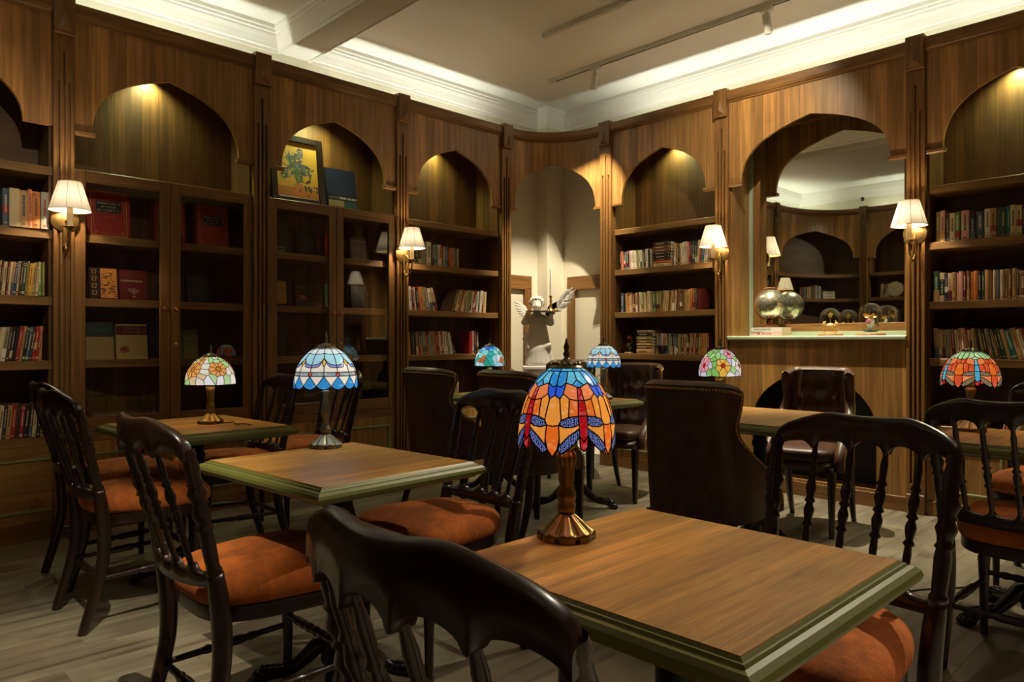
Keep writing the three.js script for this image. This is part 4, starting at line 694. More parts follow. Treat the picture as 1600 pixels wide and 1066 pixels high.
// ---------------------------------------------------------------- books
const BC = { cream: '#cdb98e', white: '#ddd6c4', tan: '#b48e58', brown: '#6e4826', umber: '#432c1a', red: '#a02620', orange: '#c8762e', yellow: '#cc9f2c', green: '#577a30', forest: '#1f4430', blue: '#2f68a4', navy: '#262f52', teal: '#1f7478', grey: '#928d80', black: '#1e1c1b', pink: '#cf9c8e', olive: '#83793a', maroon: '#5e1d1c', slate: '#4c5a66', salmon: '#cf7a54' };
const bookCv = document.createElement('canvas'); bookCv.width = 2048; bookCv.height = 2048; const bk = bookCv.getContext('2d');
const bookTex = new THREE.CanvasTexture(bookCv); bookTex.colorSpace = THREE.SRGBColorSpace;
const bookMat = S({ map: bookTex, roughness: 0.55 });
let bookN = 0;
function bookGeo(t, h, d, color, print) {
  const i = bookN++, cx = (i % 40) * 51, cy = Math.floor(i / 40) * 128, W = 51, H = 128, dark = ['brown', 'umber', 'red', 'green', 'forest', 'blue', 'navy', 'teal', 'black', 'maroon', 'slate', 'olive'].includes(color), hx = BC[color];
  bk.fillStyle = hx; bk.fillRect(cx, cy, W, H);
  const ink = dark ? ['#d8c898', '#c9c2b0', '#e6ddc8'][i % 3] : ['#4a3424', '#7a2a20', '#2c3a4a', '#5c4a30'][i % 4], style = print || ['bars', 'title', 'bands', 'plain', 'block', 'title', 'two', 'worn'][Math.floor(rnd() * 8)];
  bk.save(); bk.beginPath(); bk.rect(cx + 10, cy, W - 10, H); bk.clip(); bk.fillStyle = ink;
  const X0 = cx + 10, WW = W - 10;
  if (style === 'bands') for (const y of [8, 14, H - 16, H - 10]) bk.fillRect(X0, cy + y, WW, 2);
  if (style === 'block') { bk.fillStyle = BC[['red', 'cream', 'navy', 'tan', 'white'][i % 5]]; bk.fillRect(X0, cy + 60 + (i % 3) * 14, WW, 26); bk.fillStyle = ink; }
  if (style === 'two') { bk.fillStyle = BC[['white', 'maroon', 'tan', 'slate'][i % 4]]; bk.fillRect(X0, cy + H * .62, WW, H * .38); bk.fillStyle = ink; }
  if (style === '1945-1') { bk.fillStyle = '#1d2e30'; bk.fillRect(X0, cy + 30, WW, 70); bk.fillStyle = '#d8c79c'; bk.font = 'bold 21px sans-serif'; bk.translate(X0 + WW / 2 + 8, cy + 96); bk.rotate(-Math.PI / 2); bk.fillText('1945-1', 0, 0); }
  else if (style !== 'plain') { let y = cy + 16 + rnd() * 12; bk.globalAlpha = .8; while (y < cy + H * .62) { const l = 3 + rnd() * 8; bk.fillRect(X0 + WW * .36, y, WW * .28, l); y += l + 1.6; } bk.fillRect(X0 + WW * .3, cy + H - 14, WW * .4, 5); }
  bk.globalAlpha = 1;
  if (style === 'worn') { for (let k = 0; k < 26; k++) { bk.fillStyle = rnd() > .5 ? 'rgba(255,240,210,.22)' : 'rgba(30,15,5,.25)'; bk.fillRect(X0 + rnd() * WW, cy + rnd() * H, 1 + rnd() * 4, 1 + rnd() * 9); } }
  bk.restore();
  const parts = [], u0 = (cx + 11) / 2048, u1 = (cx + W - 1) / 2048, v1 = 1 - (cy + 1) / 2048, v0 = 1 - (cy + H - 1) / 2048, pu = (cx + 5) / 2048, pv = 1 - (cy + H / 2) / 2048;
  const spine = grid(6, 1, (a, b) => [t * a, h * b, -0.0035 + 0.0035 * Math.sin(Math.max(.02, Math.min(.98, a)) * Math.PI)]); { const uv = spine.attributes.uv; for (let k = 0; k < uv.count; k++) uv.setXY(k, u0 + (u1 - u0) * uv.getX(k), v0 + (v1 - v0) * uv.getY(k)); }
  const b = 0.0022, boards = [new THREE.BoxGeometry(b, h, d - .0035).translate(b / 2, h / 2, -.0035 - (d - .0035) / 2), new THREE.BoxGeometry(b, h, d - .0035).translate(t - b / 2, h / 2, -.0035 - (d - .0035) / 2), new THREE.BoxGeometry(t - 2 * b, h, .002).translate(t / 2, h / 2, -.0047)].map(clean);
  for (const g of boards) { const uv = g.attributes.uv; for (let k = 0; k < uv.count; k++) uv.setXY(k, pu, pv); }
  return { cover: join([spine, ...boards]), pages: new THREE.BoxGeometry(t - 2 * b - .0002, h - .006, d - .010).translate(t / 2, h / 2, -.0062 - (d - .010) / 2) };
}
const NTH = ['first', 'second', 'third', 'fourth', 'fifth', 'sixth', 'seventh', 'eighth', 'ninth', 'tenth', 'eleventh', 'twelfth', 'thirteenth', 'fourteenth', 'fifteenth', 'sixteenth', 'seventeenth', 'eighteenth', 'nineteenth', 'twentieth'];
const nth = (i) => i < 20 ? NTH[i] : i === 29 ? 'thirtieth' : i === 39 ? 'fortieth' : ['twenty', 'thirty', 'forty'][Math.floor((i + 1) / 10) - 2] + '-' + NTH[(i + 1) % 10 - 1];
const loose = { on: false, cover: [], pages: [] };
function shelve(label, g, matrix, group) {
  if (loose.on) { loose.cover.push(clean(g.cover).applyMatrix4(matrix)); loose.pages.push(clean(g.pages).applyMatrix4(matrix)); return; }
  const o = thing('book', label, 'book', [0, 0, 0], 0, group); matrix.decompose(o.position, o.quaternion, o.scale); o.scale.set(1, 1, 1);
  mesh('cover', g.cover, bookMat, o); mesh('pages', g.pages, M.paper, o);
}
// a shelf of standing books: tokens colour[width mm], /deg sets the lean (positive leans towards the start), |mm leaves a gap
function bookRow(f, x, y, z, hgt, where, from, group, spec, depth = 0.15) {
  const base = new THREE.Matrix4().compose(V3(...f.pos), new THREE.Quaternion().setFromAxisAngle(V3(0, 1, 0), f.turn), V3(1, 1, 1));
  let lean = 0, k = 0, hs = hgt, style;
  for (const tok of spec.split(' ')) {
    if (tok[0] === '/') { lean = parseFloat(tok.slice(1)) * Math.PI / 180; continue; }
    if (tok[0] === '|') { x += parseFloat(tok.slice(1)) / 1000; continue; }
    if (tok[0] === '^') { hs = parseFloat(tok.slice(1)) / 1000; continue; }
    if (tok[0] === '!') { style = tok.slice(1); continue; }
    const [, c, w] = tok.match(/^([a-z]+)(\d*)$/), t = (w ? +w : 14 + rnd() * 9) / 1000, h = hs * (0.93 + 0.07 * rnd()), d = depth * (0.92 + .12 * rnd()), g = bookGeo(t, h, d, c, style); style = null;
    const cs = Math.cos(lean), px = lean >= 0 ? x : x + t / cs, m = new THREE.Matrix4().makeTranslation(px, y, z - rr(0, .012)).multiply(new THREE.Matrix4().makeRotationZ(lean)).multiply(new THREE.Matrix4().makeTranslation(lean >= 0 ? 0 : -t, 0, 0));
    shelve(`${t > .026 ? 'thick' : t > .017 ? 'slim' : 'thin'} ${c} book, ${nth(k)} from the ${from}, ${where}`, g, base.clone().multiply(m), group);
    x += t / cs + 0.0006; k++;
  }
  return x;
}
function bookStack(f, x, y, z, len, where, group, spec) {      // lying books, spines towards the room, first token lowest
  let k = 0; for (const tok of spec.split(' ')) {
    const [, c, w] = tok.match(/^([a-z]+)(\d+)$/), t = +w / 1000, h = len * (0.94 + .06 * rnd()), g = bookGeo(t, h, 0.15, c, 'title');
    const m = new THREE.Matrix4().compose(V3(...f.pos), new THREE.Quaternion().setFromAxisAngle(V3(0, 1, 0), f.turn), V3(1, 1, 1)).multiply(new THREE.Matrix4().makeTranslation(x + h + rr(-.004, .004), y, z)).multiply(new THREE.Matrix4().makeRotationZ(Math.PI / 2));
    shelve(`${c} book lying flat, ${nth(k)} from the bottom of the stack ${where}`, g, m, group); y += t + .0005; k++;
  }
  return y;
}
seed = 101;
{
  const f0 = { pos: [0, 0, -4.86], turn: 0 }, g = 'books in the curved corner bookcase', end = 'far end';
  const w = (s) => s + ' shelf of curved corner bookcase';
  bookRow(f0, 0.765, 1.80, -.03, .225, w('second'), end, g, 'slate30 cream48 tan40 salmon20 orange38 |4 grey38');
  bookRow(f0, 0.735, 1.41, -.04, .20, w('third'), end, g, '/-5 tan13 umber10 cream17 maroon10 cream12 tan12 navy14 cream12 umber10 forest19 tan10 yellow18 tan18 cream14 /0 green22 olive12');
  bookRow(f0, 0.71, 1.035, -.04, .205, w('fourth'), end, g, '/-8 grey22 cream22 grey20 umber16 black14 black14 red18 tan12 black16 slate16 umber14 red18 red16 /-2 tan16');
  bookRow(f0, 0.74, 0.595, -.04, .20, w('lowest'), end, g, '/-5 cream umber tan red umber red black umber cream black tan umber');
  loose.on = true;
  const fm = { pos: [cornerMap(.42, -.06, 0)[0], 0, cornerMap(.42, -.06, 0)[2]], turn: Math.PI / 4 * 0.86 }, gm = 'books on the corner shelf seen in the mirror', wm = 'corner shelf reflected in the mirror';
  bookStack(fm, -0.26, 1.80, -.06, .20, 'on the mirrored corner shelf', gm, 'white30 cream24 white22 cream26 grey20');
  bookRow(fm, -0.045, 1.80, -.06, .21, wm, 'lying stack', gm, 'slate white22 navy grey white');
  bookRow(fm, 0.12, 1.80, -.07, .19, wm, 'gap beside the pilaster', gm, 'cream tan cream umber tan teal navy red umber', .12);
  const fb = frameB(2.95), gb = 'books beside the clock, seen in the mirror';
  bookRow(fb, 0.80, 1.80, -.05, .20, 'clock shelf reflected in the mirror', 'clock', gb, '/8 slate white pink white20 red grey /2 cream white');
  bookRow(fb, 0.70, 1.41, -.05, .20, 'shelf under the mirrored clock', 'passage end', gb, 'grey white cream umber tan slate cream navy');
  loose.on = false;
}
{
  const f = frameL(3.537), g = 'books between glass cabinet and niche', end = 'glass-cabinet end', w = (s) => s + ' shelf between cabinet and niche';
  bookRow(f, 0.10, 1.80, -.05, .185, w('second'), end, g, '^175 forest forest green22 black30 ^215 grey46 |4 white50 |18 ^200 grey18 teal30 ^192 white24 salmon22 maroon20 cream24 ^198 blue24 ^178 red24 tan20 salmon20 tan20 teal20 pink20');
  bookRow(f, 0.075, 1.41, -.05, .205, w('third'), end, g, '/5 white26 maroon22 /7 white black26 red orange26 /9 olive22 grey30 /11 grey white36 /15 tan /18 cream34 |115 /-20 umber /-18 olive40 cream34 /-15 orange36 cream28 /-12 tan cream olive22 /-9 grey24 cream red slate22 /-6 white umber22 /-4 white24 cream tan cream22');
  bookRow(f, 0.055, 1.035, -.05, .205, w('fourth'), end, g, '/4 yellow24 black umber black grey red teal olive green red navy grey56 /7 orange18 brown red18 white20 red white24 white22 /11 olive20 white22 maroon /24 slate |150 /0 red36 white22 maroon umber20 black');
  loose.on = true; bookRow(f, 0.36, 0.595, -.05, .19, w('lowest'), end, g, '/-4 white30 red pink navy umber grey black cream18 white grey tan white'); loose.on = false;
}
{
  const f = frameR(4.121), g = 'worn books between niche and mirror', end = 'niche end', w = (s) => s + ' shelf between niche and mirror';
  bookRow(f, 0.045, 1.80, -.05, .175, w('second'), end, g, '/3 black salmon umber slate black pink white cream20 white22 olive20 cream22 white olive black white umber white olive red20');
  bookStack(f, 0.415, 1.80, -.045, .185, 'by the worn books', g, 'cream30 orange20 maroon20 black32 umber26 brown24 brown30 umber34');
  bookRow(f, 0.615, 1.80, -.05, .20, w('second'), 'lying stack', g, 'cream22 tan umber cream22 white20 cream pink red20 black forest umber20 /-5 cream22 red teal24 white30 cream pink |8 red maroon');
  bookRow(f, 0.055, 1.41, -.05, .185, w('third'), end, g, 'slate30 |22 /3 tan24 orange cream22 tan maroon28 |4 tan22 brown20 cream20 olive24 cream |6 tan20 cream20 tan |4 green34 |6 olive36 olive /-4 tan cream tan20 brown tan brown22 cream /-2 brown brown24 umber brown26 olive tan30 orange brown30 umber /-4 maroon28');
  bookStack(f, 0.235, 1.035, -.05, .175, 'beside the dark bowl', g, 'tan44 brown26 tan22 brown26 olive38 umber30 cream22');
  bookRow(f, 0.43, 1.035, -.06, .185, w('fourth'), 'lying stack', g, 'tan22 blue22 cream22 pink tan22 forest grey22 black22 umber slate black olive22 brown30 tan26 umber24 /-4 tan brown22 tan maroon30 /-2 olive26 orange30 tan24 maroon');
  loose.on = true; bookRow(f, 0.36, 0.595, -.05, .175, w('lowest'), end, g, 'cream tan cream grey cream slate navy black teal orange24 umber cream tan tan cream brown navy black maroon'); loose.on = false;
}
{
  const f = frameR(1.518), g = 'colourful books beyond the mirror', end = 'mirror end', w = (s) => s + ' shelf beyond the mirror';
  bookRow(f, 0.045, 1.80, -.045, .20, w('second'), end, g, '^215 olive24 ^212 pink28 ^198 umber24 ^190 cream30 ^190 green32 |4 ^196 pink44 |4 ^165 black32 |2 ^188 slate42 |2 ^196 white32 ^188 tan32 slate18 ^190 forest34 ^198 teal20 ^195 cream30 cream28 umber22 ^200 slate22 ^190 white30 pink16 |2 /12 black14 cream20');
  bookRow(f, 0.030, 1.41, -.045, .20, w('third'), end, g, '^212 forest34 ^196 !1945-1 cream28 |1 ^192 navy cream24 tan pink pink22 maroon20 brown orange20 orange22 black20 forest tan brown cream slate22 cream20 ^195 tan20 brown tan22 umber ^190 brown36 olive20 olive22 ^205 cream20 grey ^208 brown24 maroon24');
  bookRow(f, 0.035, 1.035, -.045, .20, w('fourth'), end, g, '/2 tan24 cream tan grey22 /5 tan maroon cream20 tan pink22 /7 red cream26 tan umber /10 olive umber grey black /13 tan umber forest20 tan20 /15 teal32 tan34 cream20 /17 tan red22 tan brown /19 cream umber tan pink26 tan20 umber olive44');
  loose.on = true; bookRow(f, 0.16, 0.595, -.045, .17, w('lowest'), end, g, '/-10 maroon tan20 cream24 |26 /-16 cream26 olive tan22 |90 /-8 grey red cream slate navy22 tan20 tan cream |40 brown40 |30 red40 pink'); loose.on = false;
}
{ const o = new THREE.Group(); o.name = 'book_rows'; scene.add(o); tag(o, 'further small books on the lowest shelves and on the shelves mirrored beside the clock', 'books'); o.userData.kind = 'stuff'; mesh('covers', loose.cover, bookMat, o); mesh('pages', loose.pages, M.paper, o); }
// display books standing face out behind glass
const coverCv = document.createElement('canvas'); coverCv.width = 2048; coverCv.height = 1536; const cc = coverCv.getContext('2d');
const coverTex = new THREE.CanvasTexture(coverCv); coverTex.colorSpace = THREE.SRGBColorSpace; const coverMat = S({ map: coverTex, roughness: 0.42 });
let coverN = 0;
function faceBook(label, bay, px, y, w, h, t, bg, draw, lean = 0.12, zf = -0.14) {
  const i = coverN++, X = (i % 8) * 256, Y = Math.floor(i / 8) * 384; cc.save(); cc.beginPath(); cc.rect(X, Y, 256, 384); cc.clip(); cc.translate(X, Y); cc.fillStyle = bg; cc.fillRect(0, 0, 256, 384); cc.textAlign = 'center'; draw(cc); cc.restore();
  const o = thing('book', label, 'book', [bay + px, y + t * Math.sin(lean) * 0, -FACE_L + zf], 0, 'books displayed face out behind glass'); o.rotation.x = -lean;
  const front = new THREE.PlaneGeometry(w, h).translate(0, h / 2, 0.0005), uv = front.attributes.uv; for (let k = 0; k < uv.count; k++) uv.setXY(k, (X + 1 + uv.getX(k) * 254) / 2048, 1 - (Y + 383 - uv.getY(k) * 382) / 1536);
  const b = .003, body = [new THREE.BoxGeometry(w, h, b).translate(0, h / 2, -b / 2), new THREE.BoxGeometry(w, h, b).translate(0, h / 2, -t + b / 2), new THREE.BoxGeometry(b, h, t - 2 * b).translate(-w / 2 + b / 2, h / 2, -t / 2)].map(clean);
  for (const g of body) { const u = g.attributes.uv; for (let k = 0; k < u.count; k++) u.setXY(k, (X + 5) / 2048, 1 - (Y + 5) / 1536); }
  mesh('cover', [clean(front), ...body], coverMat, o); mesh('pages', new THREE.BoxGeometry(w - .008, h - .008, t - 2 * b - .001).translate(.001, h / 2, -t / 2), M.paper, o);
}
const words = (c, list) => { for (const [s, y, size, col, x = 128, font = 'serif'] of list) { c.fillStyle = col; c.font = `bold ${size}px ${font}`; c.fillText(s, x, y); } };
const dict = (c) => { c.strokeStyle = '#c08a4a'; c.lineWidth = 5; c.strokeRect(26, 20, 206, 346); c.lineWidth = 2; c.beginPath(); c.roundRect(40, 40, 178, 306, 40); c.stroke(); for (const [x, y] of [[38, 32], [220, 32], [38, 354], [220, 354]]) for (let k = 0; k < 4; k++) { c.beginPath(); c.arc(x + (x < 128 ? 1 : -1) * k * 6, y + (y < 180 ? 1 : -1) * k * 6, 9 - k * 1.6, 0, 5); c.stroke(); } c.fillStyle = '#242018'; c.fillRect(52, 92, 152, 92); c.strokeStyle = '#8d7a48'; c.strokeRect(52, 92, 152, 92); words(c, [['HUÌNH-TỊNH CỦA', 116, 15, '#e0d4b0'], ['ĐẠI NAM', 144, 20, '#b8ae88'], ['QUẤC ÂM TỰ VỊ', 172, 19, '#b8ae88'], ['— TOME I. II —', 222, 12, '#b98a55']]); };
const B1 = 1.114, B2 = 2.334;
faceBook('thick red dictionary with a gold border, nearest the sconce in the glass cabinet', B1, 0.232, 1.80, .25, .312, .06, '#9c1c14', dict);
faceBook('red dictionary half hidden behind the meeting door stiles', B1, 0.60, 1.80, .20, .285, .06, '#8c1a14', dict);
faceBook('thick red dictionary with a gold border, behind the farther glass door', B1, 0.885, 1.80, .228, .295, .06, '#a02014', dict);
faceBook('dark book with gold characters down its side and a golden landscape', B1, 0.20, 1.41, .165, .205, .03, '#2c0f0a', (c) => { words(c, []); c.strokeStyle = '#d2ac5a'; c.lineWidth = 7; for (let k = 0; k < 4; k++) { const y = 24 + k * 84; c.beginPath(); c.moveTo(18, y); c.lineTo(66, y + 2); c.lineTo(60, y + 52); c.lineTo(30, y + 48); c.lineTo(30, y + 20); c.lineTo(50, y + 22); c.stroke(); } c.fillStyle = '#b8782e'; c.fillRect(104, 16, 138, 342); c.strokeStyle = '#d88a58'; c.lineWidth = 5; c.strokeRect(104, 16, 138, 342); c.fillStyle = '#5a3a16'; for (let k = 0; k < 40; k++) { c.beginPath(); c.ellipse(114 + rnd() * 118, 60 + rnd() * 280, 8 + rnd() * 20, 3 + rnd() * 8, 0, 0, 7); c.fill(); } c.fillStyle = '#d8a050'; for (let k = 0; k < 18; k++) { c.beginPath(); c.ellipse(114 + rnd() * 118, 40 + rnd() * 300, 8 + rnd() * 20, 2 + rnd() * 5, 0, 0, 7); c.fill(); } });
faceBook('dark red book with a pale seven-branched candlestick emblem', B1, 0.375, 1.41, .165, .20, .03, '#571210', (c) => { words(c, [['PHÚC ÂM', 80, 40, '#77201a']]); c.fillStyle = '#8c7a60'; c.fillRect(10, 128, 200, 20); c.strokeStyle = '#b8a888'; c.lineWidth = 4; c.beginPath(); c.moveTo(128, 220); c.lineTo(128, 350); for (let k = 1; k <= 3; k++) { c.moveTo(128 - k * 16, 232); c.arc(128, 240, k * 16, Math.PI, 0, true); } c.stroke(); c.fillStyle = '#b8a888'; c.fillRect(112, 330, 32, 6); });
faceBook('dark blue-green book with a faint emblem, behind the farther glass door', B1, 0.61, 1.41, .16, .20, .03, '#16241e', (c) => { words(c, [['TỪ ĐIỂN', 80, 30, '#5a6a50']]); c.fillStyle = '#2e3c2c'; c.fillRect(70, 130, 120, 190); });
faceBook('dark blue-green book with a pale dot, beside the end stile', B1, 0.78, 1.41, .15, .195, .03, '#131f20', (c) => { words(c, [['TỪ ĐIỂN', 80, 28, '#4c5a4c']]); c.fillStyle = '#27342c'; c.fillRect(80, 130, 120, 190); c.fillStyle = '#b08a70'; c.beginPath(); c.arc(40, 340, 8, 0, 7); c.fill(); });
faceBook('cream and dark green book on the lower glass shelf by the sconce pilaster', B1, 0.165, 1.035, .185, .235, .03, '#9a8450', (c) => { c.fillStyle = '#1c3024'; c.fillRect(0, 0, 256, 150); words(c, [['TỪ NGUYÊN', 96, 30, '#4e6a4a'], ['TỰ ĐIỂN', 190, 22, '#5c4a28']]); });
faceBook('cream book with a red top and round red seal', B1, 0.365, 1.035, .185, .225, .03, '#b09a60', (c) => { c.fillStyle = '#54180e'; c.fillRect(0, 20, 256, 100); words(c, [['VĂN HỌC', 60, 28, '#a88a5c'], ['TỔNG TẬP', 100, 28, '#a88a5c']]); c.fillStyle = '#8c2a1c'; c.beginPath(); c.arc(66, 280, 38, 0, 7); c.fill(); c.strokeStyle = '#b09a60'; c.lineWidth = 4; c.beginPath(); c.arc(66, 280, 26, 0, 7); c.stroke(); });
faceBook('very dark patterned book beside the meeting stile, lower glass shelf', B1, 0.53, 1.035, .12, .23, .03, '#0f1613', (c) => { c.fillStyle = '#3c3c2c'; for (let k = 0; k < 16; k++) c.fillRect(60 + rnd() * 140, 40 + rnd() * 300, 6, 30); });
faceBook('green and cream book behind the sunflower lamp', B1, 0.70, 1.035, .16, .195, .03, '#56603a', (c) => { c.fillStyle = '#8a8656'; c.fillRect(110, 80, 146, 304); words(c, [['TRUYỆN', 180, 32, '#4c5030', 180], ['CỔ', 230, 32, '#4c5030', 180]]); });
faceBook('dark blue art book with white lettering, beside the framed print', B2, 0.69, 2.178, .265, .345, .03, '#141c2e', (c) => { const g = c.createLinearGradient(0, 0, 0, 230); g.addColorStop(0, '#14203c'); g.addColorStop(1, '#1b2a44'); c.fillStyle = g; c.fillRect(0, 0, 256, 236); c.fillStyle = '#0b0c10'; c.fillRect(0, 236, 256, 50); words(c, [['VINCENT', 272, 22, '#8c8878', 60, 'sans-serif'], ['VAN GOGH', 273, 28, '#e6e2d4', 176, 'sans-serif']]); c.fillStyle = '#8c7c58'; c.fillRect(8, 288, 130, 96); c.fillStyle = '#6c3a24'; c.fillRect(8, 340, 130, 44); c.fillStyle = '#22484c'; c.fillRect(142, 288, 106, 96); }, .16);
faceBook('grey-green book with a dark profile drawing', B2, 0.145, 1.80, .165, .25, .03, '#3f4a3c', (c) => { words(c, [['THƠ CA', 44, 24, '#a8a890']]); c.strokeStyle = '#171a14'; c.lineWidth = 9; c.beginPath(); c.ellipse(128, 130, 34, 44, .2, 0, 6); c.stroke(); c.beginPath(); c.moveTo(112, 180); c.lineTo(150, 230); c.stroke(); words(c, [['THI VĂN', 322, 32, '#e6e0cc'], ['BÌNH CHÚ', 358, 30, '#e6e0cc']]); });
faceBook('plain dark green book beside the grey-green profile book', B2, 0.37, 1.80, .16, .185, .03, '#1f2c22', (c) => { c.fillStyle = '#4c5a44'; c.fillRect(30, 60, 150, 5); c.fillRect(30, 76, 120, 4); });
faceBook('bright red book half hidden by the cabinet door stile', B2, 0.60, 1.80, .14, .185, .03, '#b41a10', (c) => { words(c, [['SỬ', 60, 40, '#e0c8a0', 200]]); });
faceBook('brown book with pale cursive author lettering', B2, 0.83, 1.80, .16, .185, .03, '#4c2012', (c) => { words(c, [['F. Dostoevsky', 66, 32, '#cfc4a6'], ['Tội ác', 150, 24, '#a8946c'], ['và', 176, 20, '#a8946c'], ['Trừng phạt', 204, 24, '#a8946c']]); c.fillStyle = '#d8c8a0'; c.beginPath(); c.arc(128, 362, 5, 0, 7); c.fill(); });
faceBook('dark teal book with a rounded ochre label panel', B2, 0.155, 1.41, .16, .20, .03, '#1a2a28', (c) => { c.fillStyle = '#b8883c'; c.beginPath(); c.roundRect(56, 20, 160, 330, 26); c.fill(); words(c, [['NHỮNG NGƯỜI', 130, 20, '#3c2810', 136], ['KHỐN KHỔ', 166, 22, '#3c2810', 136]]); });
faceBook('dark brown book with a small orange picture', B2, 0.345, 1.41, .125, .185, .03, '#2a1410', (c) => { words(c, [['Truyện', 90, 34, '#a89888', 110]]); c.fillStyle = '#c06a3c'; c.fillRect(60, 200, 130, 14); c.beginPath(); c.moveTo(60, 260); c.lineTo(120, 190); c.lineTo(200, 260); c.fill(); });
faceBook('bright green book slanting behind the door stile', B2, 0.60, 1.41, .14, .185, .03, '#2e7a34', () => {});
faceBook('almost black book beside the green one', B2, 0.84, 1.41, .15, .185, .03, '#141612', (c) => { c.fillStyle = '#2e342c'; c.fillRect(40, 60, 170, 260); });
faceBook('dark green book on the lower shelf, where lamps reflect', B2, 0.14, 1.035, .14, .20, .03, '#18241a', (c) => { words(c, [['LỊCH SỬ', 90, 30, '#5c5c40'], ['VĂN HÓA', 126, 28, '#5c5c40']]); });
faceBook('pale teal and black patterned book on the lower shelf', B2, 0.71, 1.035, .135, .185, .03, '#1c3838', (c) => { for (let k = 0; k < 50; k++) { c.strokeStyle = ['#6cb0ac', '#2c5c5c', '#0f1c1c'][k % 3]; c.lineWidth = 3; const x = rnd() * 256, y = 100 + rnd() * 270; c.beginPath(); c.moveTo(x, y); c.lineTo(x + rr(-40, 40), y + rr(-50, 50)); c.stroke(); } c.fillStyle = '#0c1414'; c.fillRect(0, 0, 256, 90); });

// ---------------------------------------------------------------- framed print on the glass cabinet
{
  const cv = document.createElement('canvas'); cv.width = 512; cv.height = 640; const c = cv.getContext('2d');
  c.fillStyle = '#cf9f2a'; c.fillRect(0, 0, 512, 640); for (let k = 0; k < 900; k++) { c.fillStyle = ['rgba(226,180,60,.35)', 'rgba(176,124,24,.3)', 'rgba(214,150,40,.3)'][k % 3]; c.fillRect(rnd() * 512, rnd() * 640, 4 + rnd() * 22, 2 + rnd() * 4); }
  c.fillStyle = '#b8742c'; c.fillRect(0, 520, 512, 120); c.fillStyle = '#c8742e'; c.beginPath(); c.ellipse(262, 540, 66, 80, 0, 0, 7); c.fill();
  for (let k = 0; k < 420; k++) { const a = rnd() * 6.283, r = Math.sqrt(rnd()) * (.72 + .28 * Math.sin(a * 5 + 1) + .2 * Math.sin(a * 3)), x = 240 + Math.cos(a) * r * 185 + (k % 9 ? 0 : 120), y = 285 + Math.sin(a) * r * 215 + (k % 9 ? 0 : 170); c.fillStyle = ['#2e3a4a', '#3d4a2c', '#4e5a70', '#232a30', '#5c6a3c', '#6c7488'][k % 6]; c.beginPath(); c.ellipse(x, y, 6 + rnd() * 15, 5 + rnd() * 9, rnd() * 3, 0, 7); c.fill(); }
  c.strokeStyle = '#4c6a34'; c.lineWidth = 9; for (let k = 0; k < 9; k++) { c.beginPath(); c.moveTo(250, 480); c.quadraticCurveTo(230 + rr(-80, 80), 300, 235 + rr(-230, 230), 90 + rnd() * 220); c.stroke(); }
  const tx = new THREE.CanvasTexture(cv); tx.colorSpace = THREE.SRGBColorSpace;
  const w = 0.44, h = 0.535, t = thing('picture_frame', 'dark wooden frame with a yellow flower bouquet print, standing on the glass cabinet', 'picture', [2.334 + 0.305, 2.179, -FACE_L - 0.135]); t.rotation.x = -0.13;
  const P = [[0, 0], [0.012, 0.0], [0.02, 0.012], [0.035, 0.016], [0.05, 0.010], [0.055, 0.004]];
  mesh('frame', [span(-w / 2, -w / 2 + .052, 0, h, 0, .022, .006), span(w / 2 - .052, w / 2, 0, h, 0, .022, .006), span(-w / 2 + .052, w / 2 - .052, 0, .052, 0, .022, .006, 'x'), span(-w / 2 + .052, w / 2 - .052, h - .052, h, 0, .022, .006, 'x')], M.darkWood, t);
  mesh('print', new THREE.BoxGeometry(w - .1, h - .1, .004).translate(0, h / 2, .006), S({ map: tx, roughness: 0.6 }), t);
  mesh('backing', span(-w / 2 + .01, w / 2 - .01, .01, h - .01, -.006, 0, .001), M.black, t);
}
// ---------------------------------------------------------------- the winged statue on its pedestal
const ST = [5.05, 4.84], stTurn = -0.806;
const stAt = (x, y, z) => V3(x, y, z).applyAxisAngle(V3(0, 1, 0), stTurn).add(V3(ST[0], 0, -ST[1]));
function blob(bones, lo, hi, res, k) {        // smooth union of tapered capsules, meshed
  const size = Math.max(hi[0] - lo[0], hi[1] - lo[1], hi[2] - lo[2]), mc = new MarchingCubes(res, M.plaster, false, false, 200000); mc.isolation = 0;
  const c = [(lo[0] + hi[0]) / 2, (lo[1] + hi[1]) / 2, (lo[2] + hi[2]) / 2];
  for (let z = 0; z < res; z++) for (let y = 0; y < res; y++) for (let x = 0; x < res; x++) {
    const px = ((x - res / 2) / (res / 2)) * size / 2 + c[0], py = ((y - res / 2) / (res / 2)) * size / 2 + c[1], pz = ((z - res / 2) / (res / 2)) * size / 2 + c[2]; let s = 0;
    for (const [a, b, ra, rb] of bones) { const dx = b[0] - a[0], dy = b[1] - a[1], dz = b[2] - a[2], L = dx * dx + dy * dy + dz * dz || 1e-9; let t = ((px - a[0]) * dx + (py - a[1]) * dy + (pz - a[2]) * dz) / L; t = Math.max(0, Math.min(1, t)); s += Math.exp(-k * (Math.hypot(px - a[0] - dx * t, py - a[1] - dy * t, pz - a[2] - dz * t) - (ra + (rb - ra) * t))); }
    mc.field[x + y * res + z * res * res] = Math.log(s + 1e-30) / k;
  }
  mc.update(); const n = mc.count, g = new THREE.BufferGeometry(), p = new Float32Array(mc.positionArray.slice(0, n * 3)), q = new Float32Array(mc.normalArray.slice(0, n * 3));
  for (let i = 0; i < n; i++) for (let j = 0; j < 3; j++) p[i * 3 + j] = p[i * 3 + j] * size / 2 + c[j];
  g.setAttribute('position', new THREE.BufferAttribute(p, 3)); g.setAttribute('normal', new THREE.BufferAttribute(q, 3)); return clean(g);
}
